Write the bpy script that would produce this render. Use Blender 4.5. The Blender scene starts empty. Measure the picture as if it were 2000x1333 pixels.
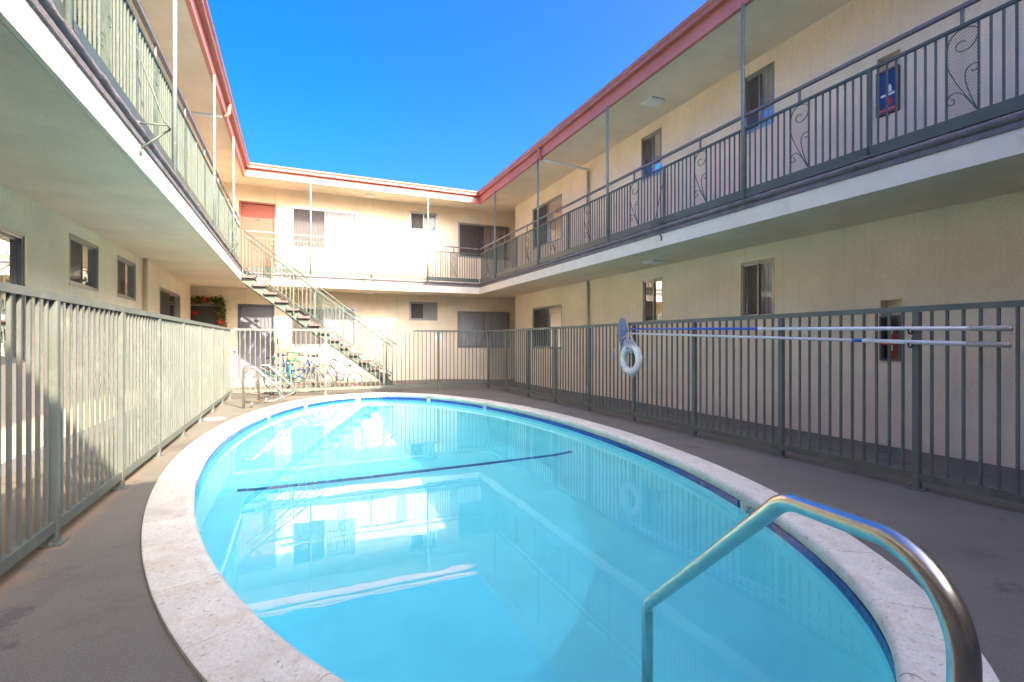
import bpy, math, random
from mathutils import Vector, Matrix
random.seed(7)
R = math.radians
scene = bpy.context.scene
COL = scene.collection

# ------------------------------------------------------------------ camera, light, exposure
cam_d = bpy.data.cameras.new("camera")
cam = bpy.data.objects.new("camera", cam_d); COL.objects.link(cam)
cam_d.sensor_width = 36.0
cam_d.lens = 968.0 / 2000.0 * 36.0
cam_d.shift_y = 0.0005
cam_d.clip_start = 0.05; cam_d.clip_end = 500
cam.location = (0, 0, 1.2)
cam.rotation_euler = (R(90), 0, R(-23.5))
scene.camera = cam

SUN_DIR = Vector((1.0, -2.73, 1.75)).normalized()      # towards the sun
sun_d = bpy.data.lights.new("sun", 'SUN'); sun_d.energy = 2.0; sun_d.angle = R(0.5); sun_d.color = (1.0, 0.90, 0.76)
sun = bpy.data.objects.new("sun", sun_d); COL.objects.link(sun)
sun.rotation_euler = SUN_DIR.to_track_quat('Z', 'Y').to_euler()
sun.location = (3, -8, 12)
try:
    sun_d.cycles.is_caustics_light = True
except Exception:
    pass
world = bpy.data.worlds.new("World"); scene.world = world; world.use_nodes = True
wn = world.node_tree.nodes; wl = world.node_tree.links; wn.clear()
sky = wn.new("ShaderNodeTexSky"); sky.sky_type = 'NISHITA'; sky.sun_disc = False
sky.sun_elevation = math.asin(SUN_DIR.z); sky.sun_rotation = math.atan2(SUN_DIR.x, SUN_DIR.y)
sky.altitude = 50; sky.air_density = 0.6; sky.dust_density = 7.5; sky.ozone_density = 4.5
hsv = wn.new("ShaderNodeHueSaturation"); hsv.inputs['Saturation'].default_value = 1.43; hsv.inputs['Hue'].default_value = 0.512
bgn = wn.new("ShaderNodeBackground"); bgn.inputs[1].default_value = 0.118
wo = wn.new("ShaderNodeOutputWorld")
wl.new(sky.outputs[0], hsv.inputs['Color']); wl.new(hsv.outputs[0], bgn.inputs[0]); wl.new(bgn.outputs[0], wo.inputs[0])
scene.view_settings.view_transform = 'Standard'; scene.view_settings.look = 'None'
scene.view_settings.exposure = 2.9; scene.view_settings.gamma = 1.0
scene.view_settings.use_curve_mapping = False
scene.view_settings.use_white_balance = True; scene.view_settings.white_balance_temperature = 7350; scene.view_settings.white_balance_tint = 10
scene.render.engine = 'CYCLES'
scene.cycles.use_denoising = True
scene.cycles.max_bounces = 14; scene.cycles.diffuse_bounces = 10; scene.cycles.glossy_bounces = 5
scene.cycles.transmission_bounces = 10; scene.cycles.transparent_max_bounces = 24
scene.cycles.sample_clamp_indirect = 8.0
scene.cycles.blur_glossy = 0.5

# ------------------------------------------------------------------ helpers
class MB:
    def __init__(s): s.v = []; s.f = []
    def box(s, x0, x1, y0, y1, z0, z1):
        b = len(s.v)
        s.v += [(x0,y0,z0),(x1,y0,z0),(x1,y1,z0),(x0,y1,z0),(x0,y0,z1),(x1,y0,z1),(x1,y1,z1),(x0,y1,z1)]
        s.f += [(b,b+3,b+2,b+1),(b+4,b+5,b+6,b+7),(b,b+1,b+5,b+4),(b+1,b+2,b+6,b+5),(b+2,b+3,b+7,b+6),(b+3,b,b+4,b+7)]
        return s
    def cbox(s, c, d): return s.box(c[0]-d[0]/2,c[0]+d[0]/2,c[1]-d[1]/2,c[1]+d[1]/2,c[2]-d[2]/2,c[2]+d[2]/2)
    def chbox(s, c, d, ch=.003):
        """box with chamfered edges round z-extruded outline"""
        x0,x1,y0,y1,z0,z1 = c[0]-d[0]/2,c[0]+d[0]/2,c[1]-d[1]/2,c[1]+d[1]/2,c[2]-d[2]/2,c[2]+d[2]/2
        ring=[(x0+ch,y0),(x1-ch,y0),(x1,y0+ch),(x1,y1-ch),(x1-ch,y1),(x0+ch,y1),(x0,y1-ch),(x0,y0+ch)]
        b=len(s.v)
        for z in (z0,z1): s.v += [(x,y,z) for x,y in ring]
        for i in range(8): s.f.append((b+i,b+(i+1)%8,b+8+(i+1)%8,b+8+i))
        s.f.append(tuple(b+7-i for i in range(8))); s.f.append(tuple(b+8+i for i in range(8)))
        return s
    def quad(s, a, b, c, d):
        n = len(s.v); s.v += [a,b,c,d]; s.f.append((n,n+1,n+2,n+3)); return s
    def prism(s, prof, p0, p1, mapf):
        """extrude a closed profile [(a,b)..]; mapf(a,b,t) gives the point at end t in (0,1)"""
        b=len(s.v); n=len(prof)
        s.v += [mapf(a,c,0) for a,c in prof] + [mapf(a,c,1) for a,c in prof]
        for i in range(n):
            j=(i+1)%n; s.f.append((b+i,b+j,b+n+j,b+n+i))
        s.f.append(tuple(b+i for i in range(n))[::-1]); s.f.append(tuple(b+n+i for i in range(n)))
        return s
    def tube(s, pts, r, n=8, closed=False, cap=True, sx=1.0):
        P=[Vector(p) for p in pts]; m=len(P); rr = r if isinstance(r,(list,tuple)) else [r]*m
        b=len(s.v); up=None
        for i in range(m):
            if closed: t=(P[(i+1)%m]-P[(i-1)%m])
            else: t=P[min(i+1,m-1)]-P[max(i-1,0)]
            t=t.normalized() if t.length>1e-9 else Vector((0,0,1))
            if up is None:
                up = Vector((0,0,1)) if abs(t.z)<.9 else Vector((1,0,0))
            u=(up-t*up.dot(t)); u=u.normalized() if u.length>1e-6 else t.orthogonal().normalized()
            w=t.cross(u); up=u
            for k in range(n):
                a=2*math.pi*k/n
                s.v.append(tuple(P[i]+u*math.cos(a)*rr[i]+w*math.sin(a)*rr[i]*sx))
        for i in range(m if closed else m-1):
            j=(i+1)%m
            for k in range(n):
                l=(k+1)%n
                s.f.append((b+i*n+k,b+i*n+l,b+j*n+l,b+j*n+k))
        if cap and not closed:
            s.f.append(tuple(b+k for k in range(n))[::-1]); s.f.append(tuple(b+(m-1)*n+k for k in range(n)))
        return s
    def torus(s, c, ax, Rr, r, N=32, n=10, a0=0, a1=None):
        c=Vector(c); ax=Vector(ax).normalized(); u=ax.orthogonal().normalized(); w=ax.cross(u)
        if a1 is None:
            return s.tube([c+(u*math.cos(2*math.pi*i/N)+w*math.sin(2*math.pi*i/N))*Rr for i in range(N)], r, n, closed=True)
    def disc(s, c, r, n=24, h=0.0):
        b=len(s.v)
        ring=[(c[0]+r*math.cos(2*math.pi*i/n),c[1]+r*math.sin(2*math.pi*i/n)) for i in range(n)]
        s.v += [(x,y,c[2]) for x,y in ring]+[(x,y,c[2]+h) for x,y in ring]
        s.f.append(tuple(b+n+i for i in range(n)))
        for i in range(n):
            j=(i+1)%n; s.f.append((b+i,b+j,b+n+j,b+n+i))
        return s
    def data(s, name, mat, smooth=False, off=(0,0,0)):
        me=bpy.data.meshes.new(name)
        ox,oy,oz=off
        me.from_pydata([(x-ox,y-oy,z-oz) for x,y,z in s.v],[],s.f)
        if mat is not None: me.materials.append(mat)
        if smooth: me.polygons.foreach_set("use_smooth",[True]*len(me.polygons))
        me.update(); return me

def link(name, data, parent=None, loc=(0,0,0), rot=(0,0,0), kind=None):
    o=bpy.data.objects.new(name,data); COL.objects.link(o)
    o.location=loc; o.rotation_euler=rot
    if parent is not None: o.parent=parent
    if kind: o['kind']=kind
    return o
def thing(name, label, cat, loc=(0,0,0), group=None, rot=(0,0,0)):
    o=link(name,None,None,loc,rot); o['label']=label; o['category']=cat
    if group: o['group']=group
    return o
def part(name, mb, mat, root, smooth=False, kind=None, label=None):
    """mesh given in world coordinates, root unrotated"""
    o=link(name, mb.data(name,mat,smooth,off=tuple(root.location)), root, kind=kind)
    if label: o['label']=label
    return o
def smooth_by_angle(o, ang=40):
    me=o.data
    me.polygons.foreach_set("use_smooth",[True]*len(me.polygons))
    try: me.set_sharp_from_angle(angle=R(ang))
    except Exception: pass
def tag(o, label=None, cat=None, group=None, kind=None):
    if label: o['label']=label
    if cat: o['category']=cat
    if group: o['group']=group
    if kind: o['kind']=kind
    return o

# ------------------------------------------------------------------ materials
def new_mat(name):
    m=bpy.data.materials.new(name); m.use_nodes=True
    nt=m.node_tree; nt.nodes.clear()
    return m, nt, nt.nodes, nt.links
def mat(name, col, rough=.6, metal=0.0, var=.12, vscale=3.0, bump=0.0, bscale=60.0, bdist=.01, spots=None, rnd=0.0, spec=.5, streak=0.0, detail=6, dirt=None, coat=0, grain=None, strip=False):
    m,nt,N,L=new_mat(name)
    out=N.new("ShaderNodeOutputMaterial"); p=N.new("ShaderNodeBsdfPrincipled"); L.new(p.outputs[0],out.inputs[0])
    p.inputs['Roughness'].default_value=rough; p.inputs['Metallic'].default_value=metal
    p.inputs['Specular IOR Level'].default_value=spec
    if coat: p.inputs['Coat Weight'].default_value=coat
    tc=N.new("ShaderNodeNewGeometry"); pos=tc.outputs['Position']
    n1=N.new("ShaderNodeTexNoise"); n1.inputs['Scale'].default_value=vscale; n1.inputs['Detail'].default_value=detail; n1.inputs['Roughness'].default_value=.6
    L.new(pos,n1.inputs['Vector'])
    rmp=N.new("ShaderNodeMapRange"); rmp.inputs['From Min'].default_value=.3; rmp.inputs['From Max'].default_value=.7
    rmp.inputs['To Min'].default_value=1-var; rmp.inputs['To Max'].default_value=1+var
    L.new(n1.outputs['Fac'],rmp.inputs['Value'])
    mul=N.new("ShaderNodeVectorMath"); mul.operation='SCALE'; mul.inputs[0].default_value=col[:3]
    L.new(rmp.outputs[0],mul.inputs['Scale']); c=mul.outputs[0]
    if rnd:
        oi=N.new("ShaderNodeObjectInfo"); r2=N.new("ShaderNodeMapRange"); r2.inputs['To Min'].default_value=1-rnd; r2.inputs['To Max'].default_value=1+rnd
        L.new(oi.outputs['Random'],r2.inputs['Value']); m2=N.new("ShaderNodeVectorMath"); m2.operation='SCALE'
        L.new(c,m2.inputs[0]); L.new(r2.outputs[0],m2.inputs['Scale']); c=m2.outputs[0]
    if grain:
        ng=N.new("ShaderNodeTexNoise"); ng.inputs['Scale'].default_value=grain[0]; ng.inputs['Detail'].default_value=3; ng.inputs['Roughness'].default_value=.7; L.new(pos,ng.inputs['Vector'])
        rg=N.new("ShaderNodeMapRange"); rg.inputs['From Min'].default_value=.32; rg.inputs['From Max'].default_value=.68; rg.inputs['To Min'].default_value=1-grain[1]; rg.inputs['To Max'].default_value=1+grain[1]
        L.new(ng.outputs['Fac'],rg.inputs['Value']); mg=N.new("ShaderNodeVectorMath"); mg.operation='SCALE'; L.new(c,mg.inputs[0]); L.new(rg.outputs[0],mg.inputs['Scale']); c=mg.outputs[0]
    def mixin(c, fac, col2):
        mx=N.new("ShaderNodeMix"); mx.data_type='RGBA'; L.new(fac,mx.inputs[0]); L.new(c,mx.inputs[6]); mx.inputs[7].default_value=(*col2[:3],1); return mx.outputs[2]
    for sp in (spots or []):
        # (colour, scale, threshold, softness, amount)
        ns=N.new("ShaderNodeTexNoise"); ns.inputs['Scale'].default_value=sp[1]; ns.inputs['Detail'].default_value=5; ns.inputs['Roughness'].default_value=.65
        vm=N.new("ShaderNodeVectorMath"); vm.operation='ADD'; vm.inputs[1].default_value=(sp[1]*.37,1.3,sp[2]*9)
        L.new(pos,vm.inputs[0]); L.new(vm.outputs[0],ns.inputs['Vector'])
        mr=N.new("ShaderNodeMapRange"); mr.inputs['From Min'].default_value=sp[2]; mr.inputs['From Max'].default_value=sp[2]+sp[3]; mr.inputs['To Max'].default_value=sp[4]
        L.new(ns.outputs['Fac'],mr.inputs['Value']); c=mixin(c,mr.outputs[0],sp[0])
    if streak:
        mp=N.new("ShaderNodeMapping"); mp.inputs['Scale'].default_value=(9,9,.5); L.new(pos,mp.inputs['Vector'])
        ns=N.new("ShaderNodeTexNoise"); ns.inputs['Scale'].default_value=1.6; ns.inputs['Detail'].default_value=6; L.new(mp.outputs[0],ns.inputs['Vector'])
        mr=N.new("ShaderNodeMapRange"); mr.inputs['From Min'].default_value=.55; mr.inputs['From Max'].default_value=.8; mr.inputs['To Max'].default_value=streak
        L.new(ns.outputs['Fac'],mr.inputs['Value']); c=mixin(c,mr.outputs[0],[x*.45 for x in col[:3]])
    if strip:   # sandy debris gathered along the foot of the left fence
        sx=N.new("ShaderNodeSeparateXYZ"); L.new(pos,sx.inputs[0]); ns=N.new("ShaderNodeTexNoise"); ns.inputs['Scale'].default_value=5; ns.inputs['Detail'].default_value=8; L.new(pos,ns.inputs['Vector'])
        m1=N.new("ShaderNodeMath"); m1.operation='MULTIPLY_ADD'; m1.inputs[1].default_value=.45; L.new(ns.outputs['Fac'],m1.inputs[0]); L.new(sx.outputs[0],m1.inputs[2])
        mr=N.new("ShaderNodeMapRange"); mr.inputs['From Min'].default_value=-1.00; mr.inputs['From Max'].default_value=-1.10; mr.inputs['To Max'].default_value=.65; L.new(m1.outputs[0],mr.inputs['Value'])
        mr2=N.new("ShaderNodeMapRange"); mr2.inputs['From Min'].default_value=7.5; mr2.inputs['From Max'].default_value=4.0; L.new(sx.outputs[1],mr2.inputs['Value'])
        mm=N.new("ShaderNodeMath"); mm.operation='MULTIPLY'; L.new(mr.outputs[0],mm.inputs[0]); L.new(mr2.outputs[0],mm.inputs[1]); c=mixin(c,mm.outputs[0],(.27,.19,.115))
    L.new(c,p.inputs['Base Color'])
    if bump:
        nb=N.new("ShaderNodeTexNoise"); nb.inputs['Scale'].default_value=bscale; nb.inputs['Detail'].default_value=4; nb.inputs['Roughness'].default_value=.6
        L.new(pos,nb.inputs['Vector']); bp=N.new("ShaderNodeBump"); bp.inputs['Strength'].default_value=bump; bp.inputs['Distance'].default_value=bdist
        L.new(nb.outputs['Fac'],bp.inputs['Height']); L.new(bp.outputs[0],p.inputs['Normal'])
    return m
M={}
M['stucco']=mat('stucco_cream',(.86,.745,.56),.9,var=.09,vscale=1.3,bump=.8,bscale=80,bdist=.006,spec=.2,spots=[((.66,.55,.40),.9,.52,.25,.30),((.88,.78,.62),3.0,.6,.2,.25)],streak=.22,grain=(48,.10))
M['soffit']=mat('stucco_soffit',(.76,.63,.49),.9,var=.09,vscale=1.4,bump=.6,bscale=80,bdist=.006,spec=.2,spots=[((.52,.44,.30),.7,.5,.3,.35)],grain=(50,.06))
M['band']=mat('stucco_band',(.78,.715,.60),.9,var=.05,vscale=2,bump=.8,bscale=70,bdist=.008,spec=.2,spots=[((.5,.45,.28),2.3,.58,.12,.35),((.85,.8,.7),6,.6,.1,.3)])
M['deckedge']=mat('deck_edge_membrane',(.175,.155,.165),.8,var=.18,vscale=8,bump=.9,bscale=40,bdist=.012,spots=[((.10,.095,.07),5,.55,.12,.7),((.3,.28,.3),14,.62,.1,.4)])
M['green']=mat('sage_painted_metal',(.075,.098,.08),.5,var=.12,vscale=5,bump=.15,bscale=120,bdist=.002,spots=[((.14,.16,.14),7,.58,.12,.5),((.14,.16,.14),4,.62,.1,.4)],rnd=.05)
M['fence']=mat('sage_fence_paint',(.118,.134,.12),.5,var=.15,vscale=4,bump=.15,bscale=120,bdist=.002,spots=[((.19,.21,.18),5,.56,.12,.55),((.12,.14,.12),3,.6,.12,.4)],rnd=.06)
M['fencebase']=mat('sage_fence_rail_rusty',(.115,.138,.115),.55,var=.15,vscale=5,bump=.2,bscale=90,bdist=.002,spots=[((.30,.13,.05),9,.66,.08,.6),((.19,.21,.18),4,.56,.12,.45)])
M['handrail']=mat('brown_grey_handrail',(.155,.14,.135),.5,var=.15,vscale=6,bump=.1,bscale=90,bdist=.002,spots=[((.33,.28,.25),14,.6,.12,.5)])
M['pipe']=mat('pale_blue_green_post',(.14,.18,.17),.45,var=.1,vscale=5,spots=[((.6,.6,.57),11,.6,.1,.5)])
M['roofred']=mat('terracotta_fascia_paint',(.50,.17,.135),.6,var=.1,vscale=2.5,bump=.15,bscale=60,bdist=.003,spots=[((.46,.17,.13),2.5,.55,.2,.4)],streak=.15)
M['gutter']=mat('terracotta_gutter_paint',(.40,.13,.10),.45,var=.12,vscale=3,spots=[((.33,.12,.09),5,.6,.1,.5)],streak=.2)
M['roof']=mat('grey_roof_felt',(.2,.19,.18),.95,bump=.4)
M['concrete']=mat('grey_coated_deck',(.172,.160,.130),.85,var=.1,vscale=1.3,bump=.55,bscale=190,bdist=.004,spec=.3,spots=[((.085,.078,.076),1.2,.56,.10,.45),((.075,.07,.068),1.7,.605,.05,.6),((.20,.172,.165),2.2,.60,.15,.5),((.28,.26,.26),60,.70,.05,.5)],detail=10,grain=(130,.28),strip=True)
M['coping']=mat('white_travertine_coping',(.73,.71,.61),.85,var=.08,vscale=4,bump=.8,bscale=45,bdist=.006,spec=.25,spots=[((.60,.51,.36),6,.50,.14,.45),((.33,.25,.16),38,.60,.07,.65),((.48,.45,.40),2.5,.55,.15,.5)],grain=(70,.12),rnd=.05,detail=10)
M['plaster']=mat('pool_plaster',(.60,.80,.84),.8,var=.04,vscale=2,spots=[((.5,.72,.78),1.5,.52,.2,.5),((.45,.68,.75),40,.66,.06,.35)])
M['mortar']=mat('pool_grout',(.55,.62,.62),.9)
M['tile']=mat('cobalt_glazed_tile',(.008,.055,.30),.18,var=.2,vscale=30,rnd=.35,spec=.6,spots=[((.012,.07,.30),25,.55,.2,.5)])
M['linetile']=mat('blue_floor_tile',(.02,.11,.36),.3,var=.15,vscale=30,rnd=.25)
M['marker']=mat('white_marker_tile',(.72,.72,.68),.3,var=.05)
M['ink']=mat('black_print',(.02,.02,.02),.5,var=.02)
M['steel']=mat('brushed_stainless',(.62,.58,.52),.27,metal=1,var=.08,vscale=25,bump=.06,bscale=260,bdist=.001,spots=[((.35,.27,.2),30,.64,.08,.4)])
M['alu']=mat('aluminium_frame',(.36,.36,.355),.38,metal=.8,var=.06)
M['blind']=mat('vertical_blind_white',(.52,.52,.53),.8,var=.05,rnd=.04)
M['curtain']=mat('beige_curtain',(.42,.36,.29),.85,var=.1)
M['dark']=mat('dim_interior',(.05,.045,.04),.9)
M['screen']=mat('insect_screen',(.075,.07,.065),.85,var=.1,bump=.4,bscale=600,bdist=.001)
M['door_o']=mat('orange_door_paint',(.27,.05,.025),.5,var=.05,vscale=2)
M['door_of']=mat('dark_red_door_frame',(.30,.075,.045),.5,var=.06)
M['door_g']=mat('slate_grey_door_paint',(.15,.16,.20),.5,var=.05)
M['door_gf']=mat('slate_grey_door_frame',(.10,.105,.13),.5,var=.05)
M['brass']=mat('worn_brass',(.5,.35,.15),.35,metal=1)
M['black']=mat('black_rubber',(.02,.02,.02),.6)
M['white']=mat('white_plastic',(.75,.75,.73),.45,var=.05,spots=[((.5,.5,.47),9,.6,.1,.4)])
M['ring']=mat('weathered_white_vinyl',(.78,.77,.72),.5,var=.07,vscale=14,bump=.2,bscale=50,spots=[((.42,.48,.46),11,.58,.1,.5)])
M['rope']=mat('white_violet_rope',(.52,.50,.60),.8,var=.15,vscale=60)
M['bluep']=mat('blue_anodised_pole',(.03,.13,.55),.3,metal=.3,var=.08,spots=[((.3,.4,.6),20,.66,.05,.4)])
M['whitep']=mat('white_aluminium_pole',(.72,.74,.76),.35,var=.05)
M['grip']=mat('ribbed_grey_grip',(.42,.40,.35),.7,var=.3,vscale=40,bump=.4)
M['tread']=mat('mauve_brown_tread',(.11,.082,.076),.75,var=.15,vscale=10,bump=.4,bscale=60,bdist=.004,spots=[((.19,.155,.145),8,.56,.12,.5)])
M['downspout']=mat('cream_downspout',(.60,.52,.39),.6,var=.05)
M['lampwhite']=mat('frosted_light_cover',(.75,.76,.74),.4,var=.03)
M['red']=mat('extinguisher_red',(.62,.06,.03),.3,var=.05)
M['labelred']=mat('red_label',(.58,.03,.04),.5)
M['bluecard']=mat('blue_safety_card',(.015,.045,.17),.35,var=.2,vscale=6)
M['cabinet']=mat('grey_brown_cabinet',(.12,.11,.11),.45,var=.1)
M['curb']=mat('grey_painted_curb',(.30,.285,.28),.85,var=.08,bump=.4)
def paint(n,c,r=.3,m=0.0): M[n]=mat(n,c,r,metal=m,var=.06,vscale=12)
paint('mint_paint',(.04,.17,.14)); paint('teal_paint',(.006,.15,.19)); paint('blue_paint',(.008,.045,.24)); paint('purple_paint',(.05,.015,.12)); paint('plum_paint',(.07,.012,.06))
paint('green_vinyl',(.07,.22,.09),.5); paint('chrome',(.3,.3,.3),.3,1.0); paint('tyre_white',(.15,.145,.14),.7); paint('pink_plastic',(.40,.04,.14),.4); paint('tyre_dark',(.03,.03,.03),.8)
paint('leaf_green',(.05,.12,.035),.6); paint('leaf_gold',(.42,.26,.06),.4); paint('petal_red',(.45,.01,.015),.6); paint('dark_door',(.06,.055,.05),.6)

def mat_screen():
    m,nt,N,L=new_mat('insect_screen_mesh'); out=N.new("ShaderNodeOutputMaterial"); p=N.new("ShaderNodeBsdfPrincipled")
    p.inputs['Base Color'].default_value=(.11,.10,.098,1); p.inputs['Roughness'].default_value=.85; p.inputs['Alpha'].default_value=.45; L.new(p.outputs[0],out.inputs[0]); return m
M['screen']=mat_screen()
def mat_glass():
    m,nt,N,L=new_mat('window_glass')
    out=N.new("ShaderNodeOutputMaterial"); tr=N.new("ShaderNodeBsdfTransparent"); tr.inputs[0].default_value=(.82,.84,.85,1)
    gl=N.new("ShaderNodeBsdfGlossy"); gl.inputs['Roughness'].default_value=.015
    lw=N.new("ShaderNodeFresnel"); lw.inputs[0].default_value=1.38
    nz=N.new("ShaderNodeTexNoise"); nz.inputs['Scale'].default_value=2.2; g=N.new("ShaderNodeNewGeometry"); L.new(g.outputs['Position'],nz.inputs['Vector'])
    bp=N.new("ShaderNodeBump"); bp.inputs['Strength'].default_value=.02; bp.inputs['Distance'].default_value=.05; L.new(nz.outputs['Fac'],bp.inputs['Height']); L.new(bp.outputs[0],gl.inputs['Normal'])
    mx=N.new("ShaderNodeMixShader"); L.new(lw.outputs[0],mx.inputs[0]); L.new(tr.outputs[0],mx.inputs[1]); L.new(gl.outputs[0],mx.inputs[2]); L.new(mx.outputs[0],out.inputs[0])
    return m
M['glass']=mat_glass()
def mat_water():
    m,nt,N,L=new_mat('pool_water')
    out=N.new("ShaderNodeOutputMaterial")
    p=N.new("ShaderNodeBsdfPrincipled"); p.inputs['Transmission Weight'].default_value=1; p.inputs['IOR'].default_value=1.333
    p.inputs['Roughness'].default_value=0; p.inputs['Base Color'].default_value=(.20,.88,.97,1)
    g=N.new("ShaderNodeNewGeometry")
    n1=N.new("ShaderNodeTexNoise"); n1.inputs['Scale'].default_value=3.2; n1.inputs['Detail'].default_value=1.5
    n2=N.new("ShaderNodeTexNoise"); n2.inputs['Scale'].default_value=14; n2.inputs['Detail'].default_value=1
    L.new(g.outputs['Position'],n1.inputs['Vector']); L.new(g.outputs['Position'],n2.inputs['Vector'])
    ad=N.new("ShaderNodeMath"); ad.operation='MULTIPLY_ADD'; ad.inputs[1].default_value=.12; L.new(n2.outputs['Fac'],ad.inputs[0]); L.new(n1.outputs['Fac'],ad.inputs[2])
    bp=N.new("ShaderNodeBump"); bp.inputs['Strength'].default_value=.4; bp.inputs['Distance'].default_value=.0015; L.new(ad.outputs[0],bp.inputs['Height'])
    L.new(bp.outputs[0],p.inputs['Normal']); L.new(p.outputs[0],out.inputs[0])
    return m
M['water']=mat_water()

# ------------------------------------------------------------------ measures (metres)
XL, XR, YB, YS = -1.25, 5.32, 14.8, -4.2        # balcony and roof edges: left, right, back, near
WL, WR, WB, WS = -2.57, 6.67, 16.0, -5.6        # wall faces
YLc, YRc = 15.4, 15.07                          # where the left and right walls stop at the corner passages
Z1, ZD, Z2, ZR0, ZR1 = 2.71, 3.03, 5.67, 5.57, 5.80
PC=(1.42,6.18); OA,OB=2.55,5.55; IA,IB=2.27,5.27
ZW=-.10

def gz(x,y):
    z=0.0
    if x>4.5: z-=.085*min(1,(x-4.5)/2.1)
    if x<-1.2: z-=.085*min(1,(-1.2-x)/1.3)
    if y>9: z-=.045*min(1,(y-9)/3.5)
    return z

# ------------------------------------------------------------------ ground sheet with the pool's opening
def ground():
    mb=MB(); n=240; rings=[0,.12,.3,.6,1.0]
    def outer(a):
        dx,dy=math.cos(a),math.sin(a); t=1e9
        for lo,hi,c,d in ((-3.2,7.4,PC[0],dx),(-6.5,17.5,PC[1],dy)):
            if d>1e-9: t=min(t,(hi-c)/d)
            elif d<-1e-9: t=min(t,(lo-c)/d)
        return (PC[0]+dx*t,PC[1]+dy*t)
    for fr in [0,.04,.1,.18,.28,.38,.48,.58,.68,.78,.88,1.0]:
        for i in range(n):
            a=2*math.pi*i/n
            # ellipse point in the direction a
            r=1/math.sqrt((math.cos(a)/(OA-.03))**2+(math.sin(a)/(OB-.03))**2)
            x0,y0=PC[0]+r*math.cos(a),PC[1]+r*math.sin(a); x1,y1=outer(a)
            x,y=x0+(x1-x0)*fr,y0+(y1-y0)*fr
            mb.v.append((x,y,gz(x,y)))
    for i in range(n):                                   # far ring to reach beyond every wall
        a=2*math.pi*i/n; mb.v.append((PC[0]+60*math.cos(a),PC[1]+60*math.sin(a),-.14))
    for k in range(12):
        for i in range(n):
            j=(i+1)%n; mb.f.append((k*n+i,(k+1)*n+i,(k+1)*n+j,k*n+j))
    o=link('ground',mb.data('ground',M['concrete'],True),kind='structure')
ground()

# ------------------------------------------------------------------ building wings
# local wall frame: s along the wall, o outwards to the courtyard, z up
WING={'left':lambda s,o,z:(WL+o,s,z),'right':lambda s,o,z:(WR-o,s,z),'back':lambda s,o,z:(s,WB-o,z),'near':lambda s,o,z:(s,WS+o,z)}
EDGE={'left':lambda s,o,z:(XL+o,s,z),'right':lambda s,o,z:(XR-o,s,z),'back':lambda s,o,z:(s,YB-o,z),'near':lambda s,o,z:(s,YS+o,z)}
ROT={'left':R(-90),'right':R(90),'back':R(180),'near':0.0}
def ends(w,o):
    if w in('left','right'): return (YS+o, YB-o)
    return (XL+o, XR-o)
def edge_sweep(mb,w,prof):
    """closed profile [(o,z)] swept along a wing's courtyard edge with mitred corners"""
    f=EDGE[w]; mb.prism(prof,0,1,lambda o,z,t:f(ends(w,o)[t],o,z)); return mb

def wall_mesh(w,s0,s1,z0,z1,openings,depth=.11):
    """wall sheet with real openings and reveals. openings: (s0,s1,z0,z1)"""
    mb=MB(); f=WING[w]
    S=sorted({s0,s1}|{v for o in openings for v in o[:2]}); Z=sorted({z0,z1}|{v for o in openings for v in o[2:4]})
    flip = w in('left','near')
    def q(a,b,c,d):
        mb.quad(a,b,c,d) if flip else mb.quad(d,c,b,a)
    for i in range(len(S)-1):
        for k in range(len(Z)-1):
            cs,cz=(S[i]+S[i+1])/2,(Z[k]+Z[k+1])/2
            if any(o[0]<cs<o[1] and o[2]<cz<o[3] for o in openings): continue
            q(f(S[i],0,Z[k]),f(S[i+1],0,Z[k]),f(S[i+1],0,Z[k+1]),f(S[i],0,Z[k+1]))
    for a,b,c,d in openings:
        for p in (((a,c),(a,d)),((a,d),(b,d)),((b,d),(b,c)),((b,c),(a,c))):
            (sa,za),(sb,zb)=p
            mb.quad(f(sa,0,za),f(sb,0,zb),f(sb,-depth,zb),f(sa,-depth,za))
    # solid core behind the face so that the wall has its thickness: back sheet
    return mb

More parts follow.
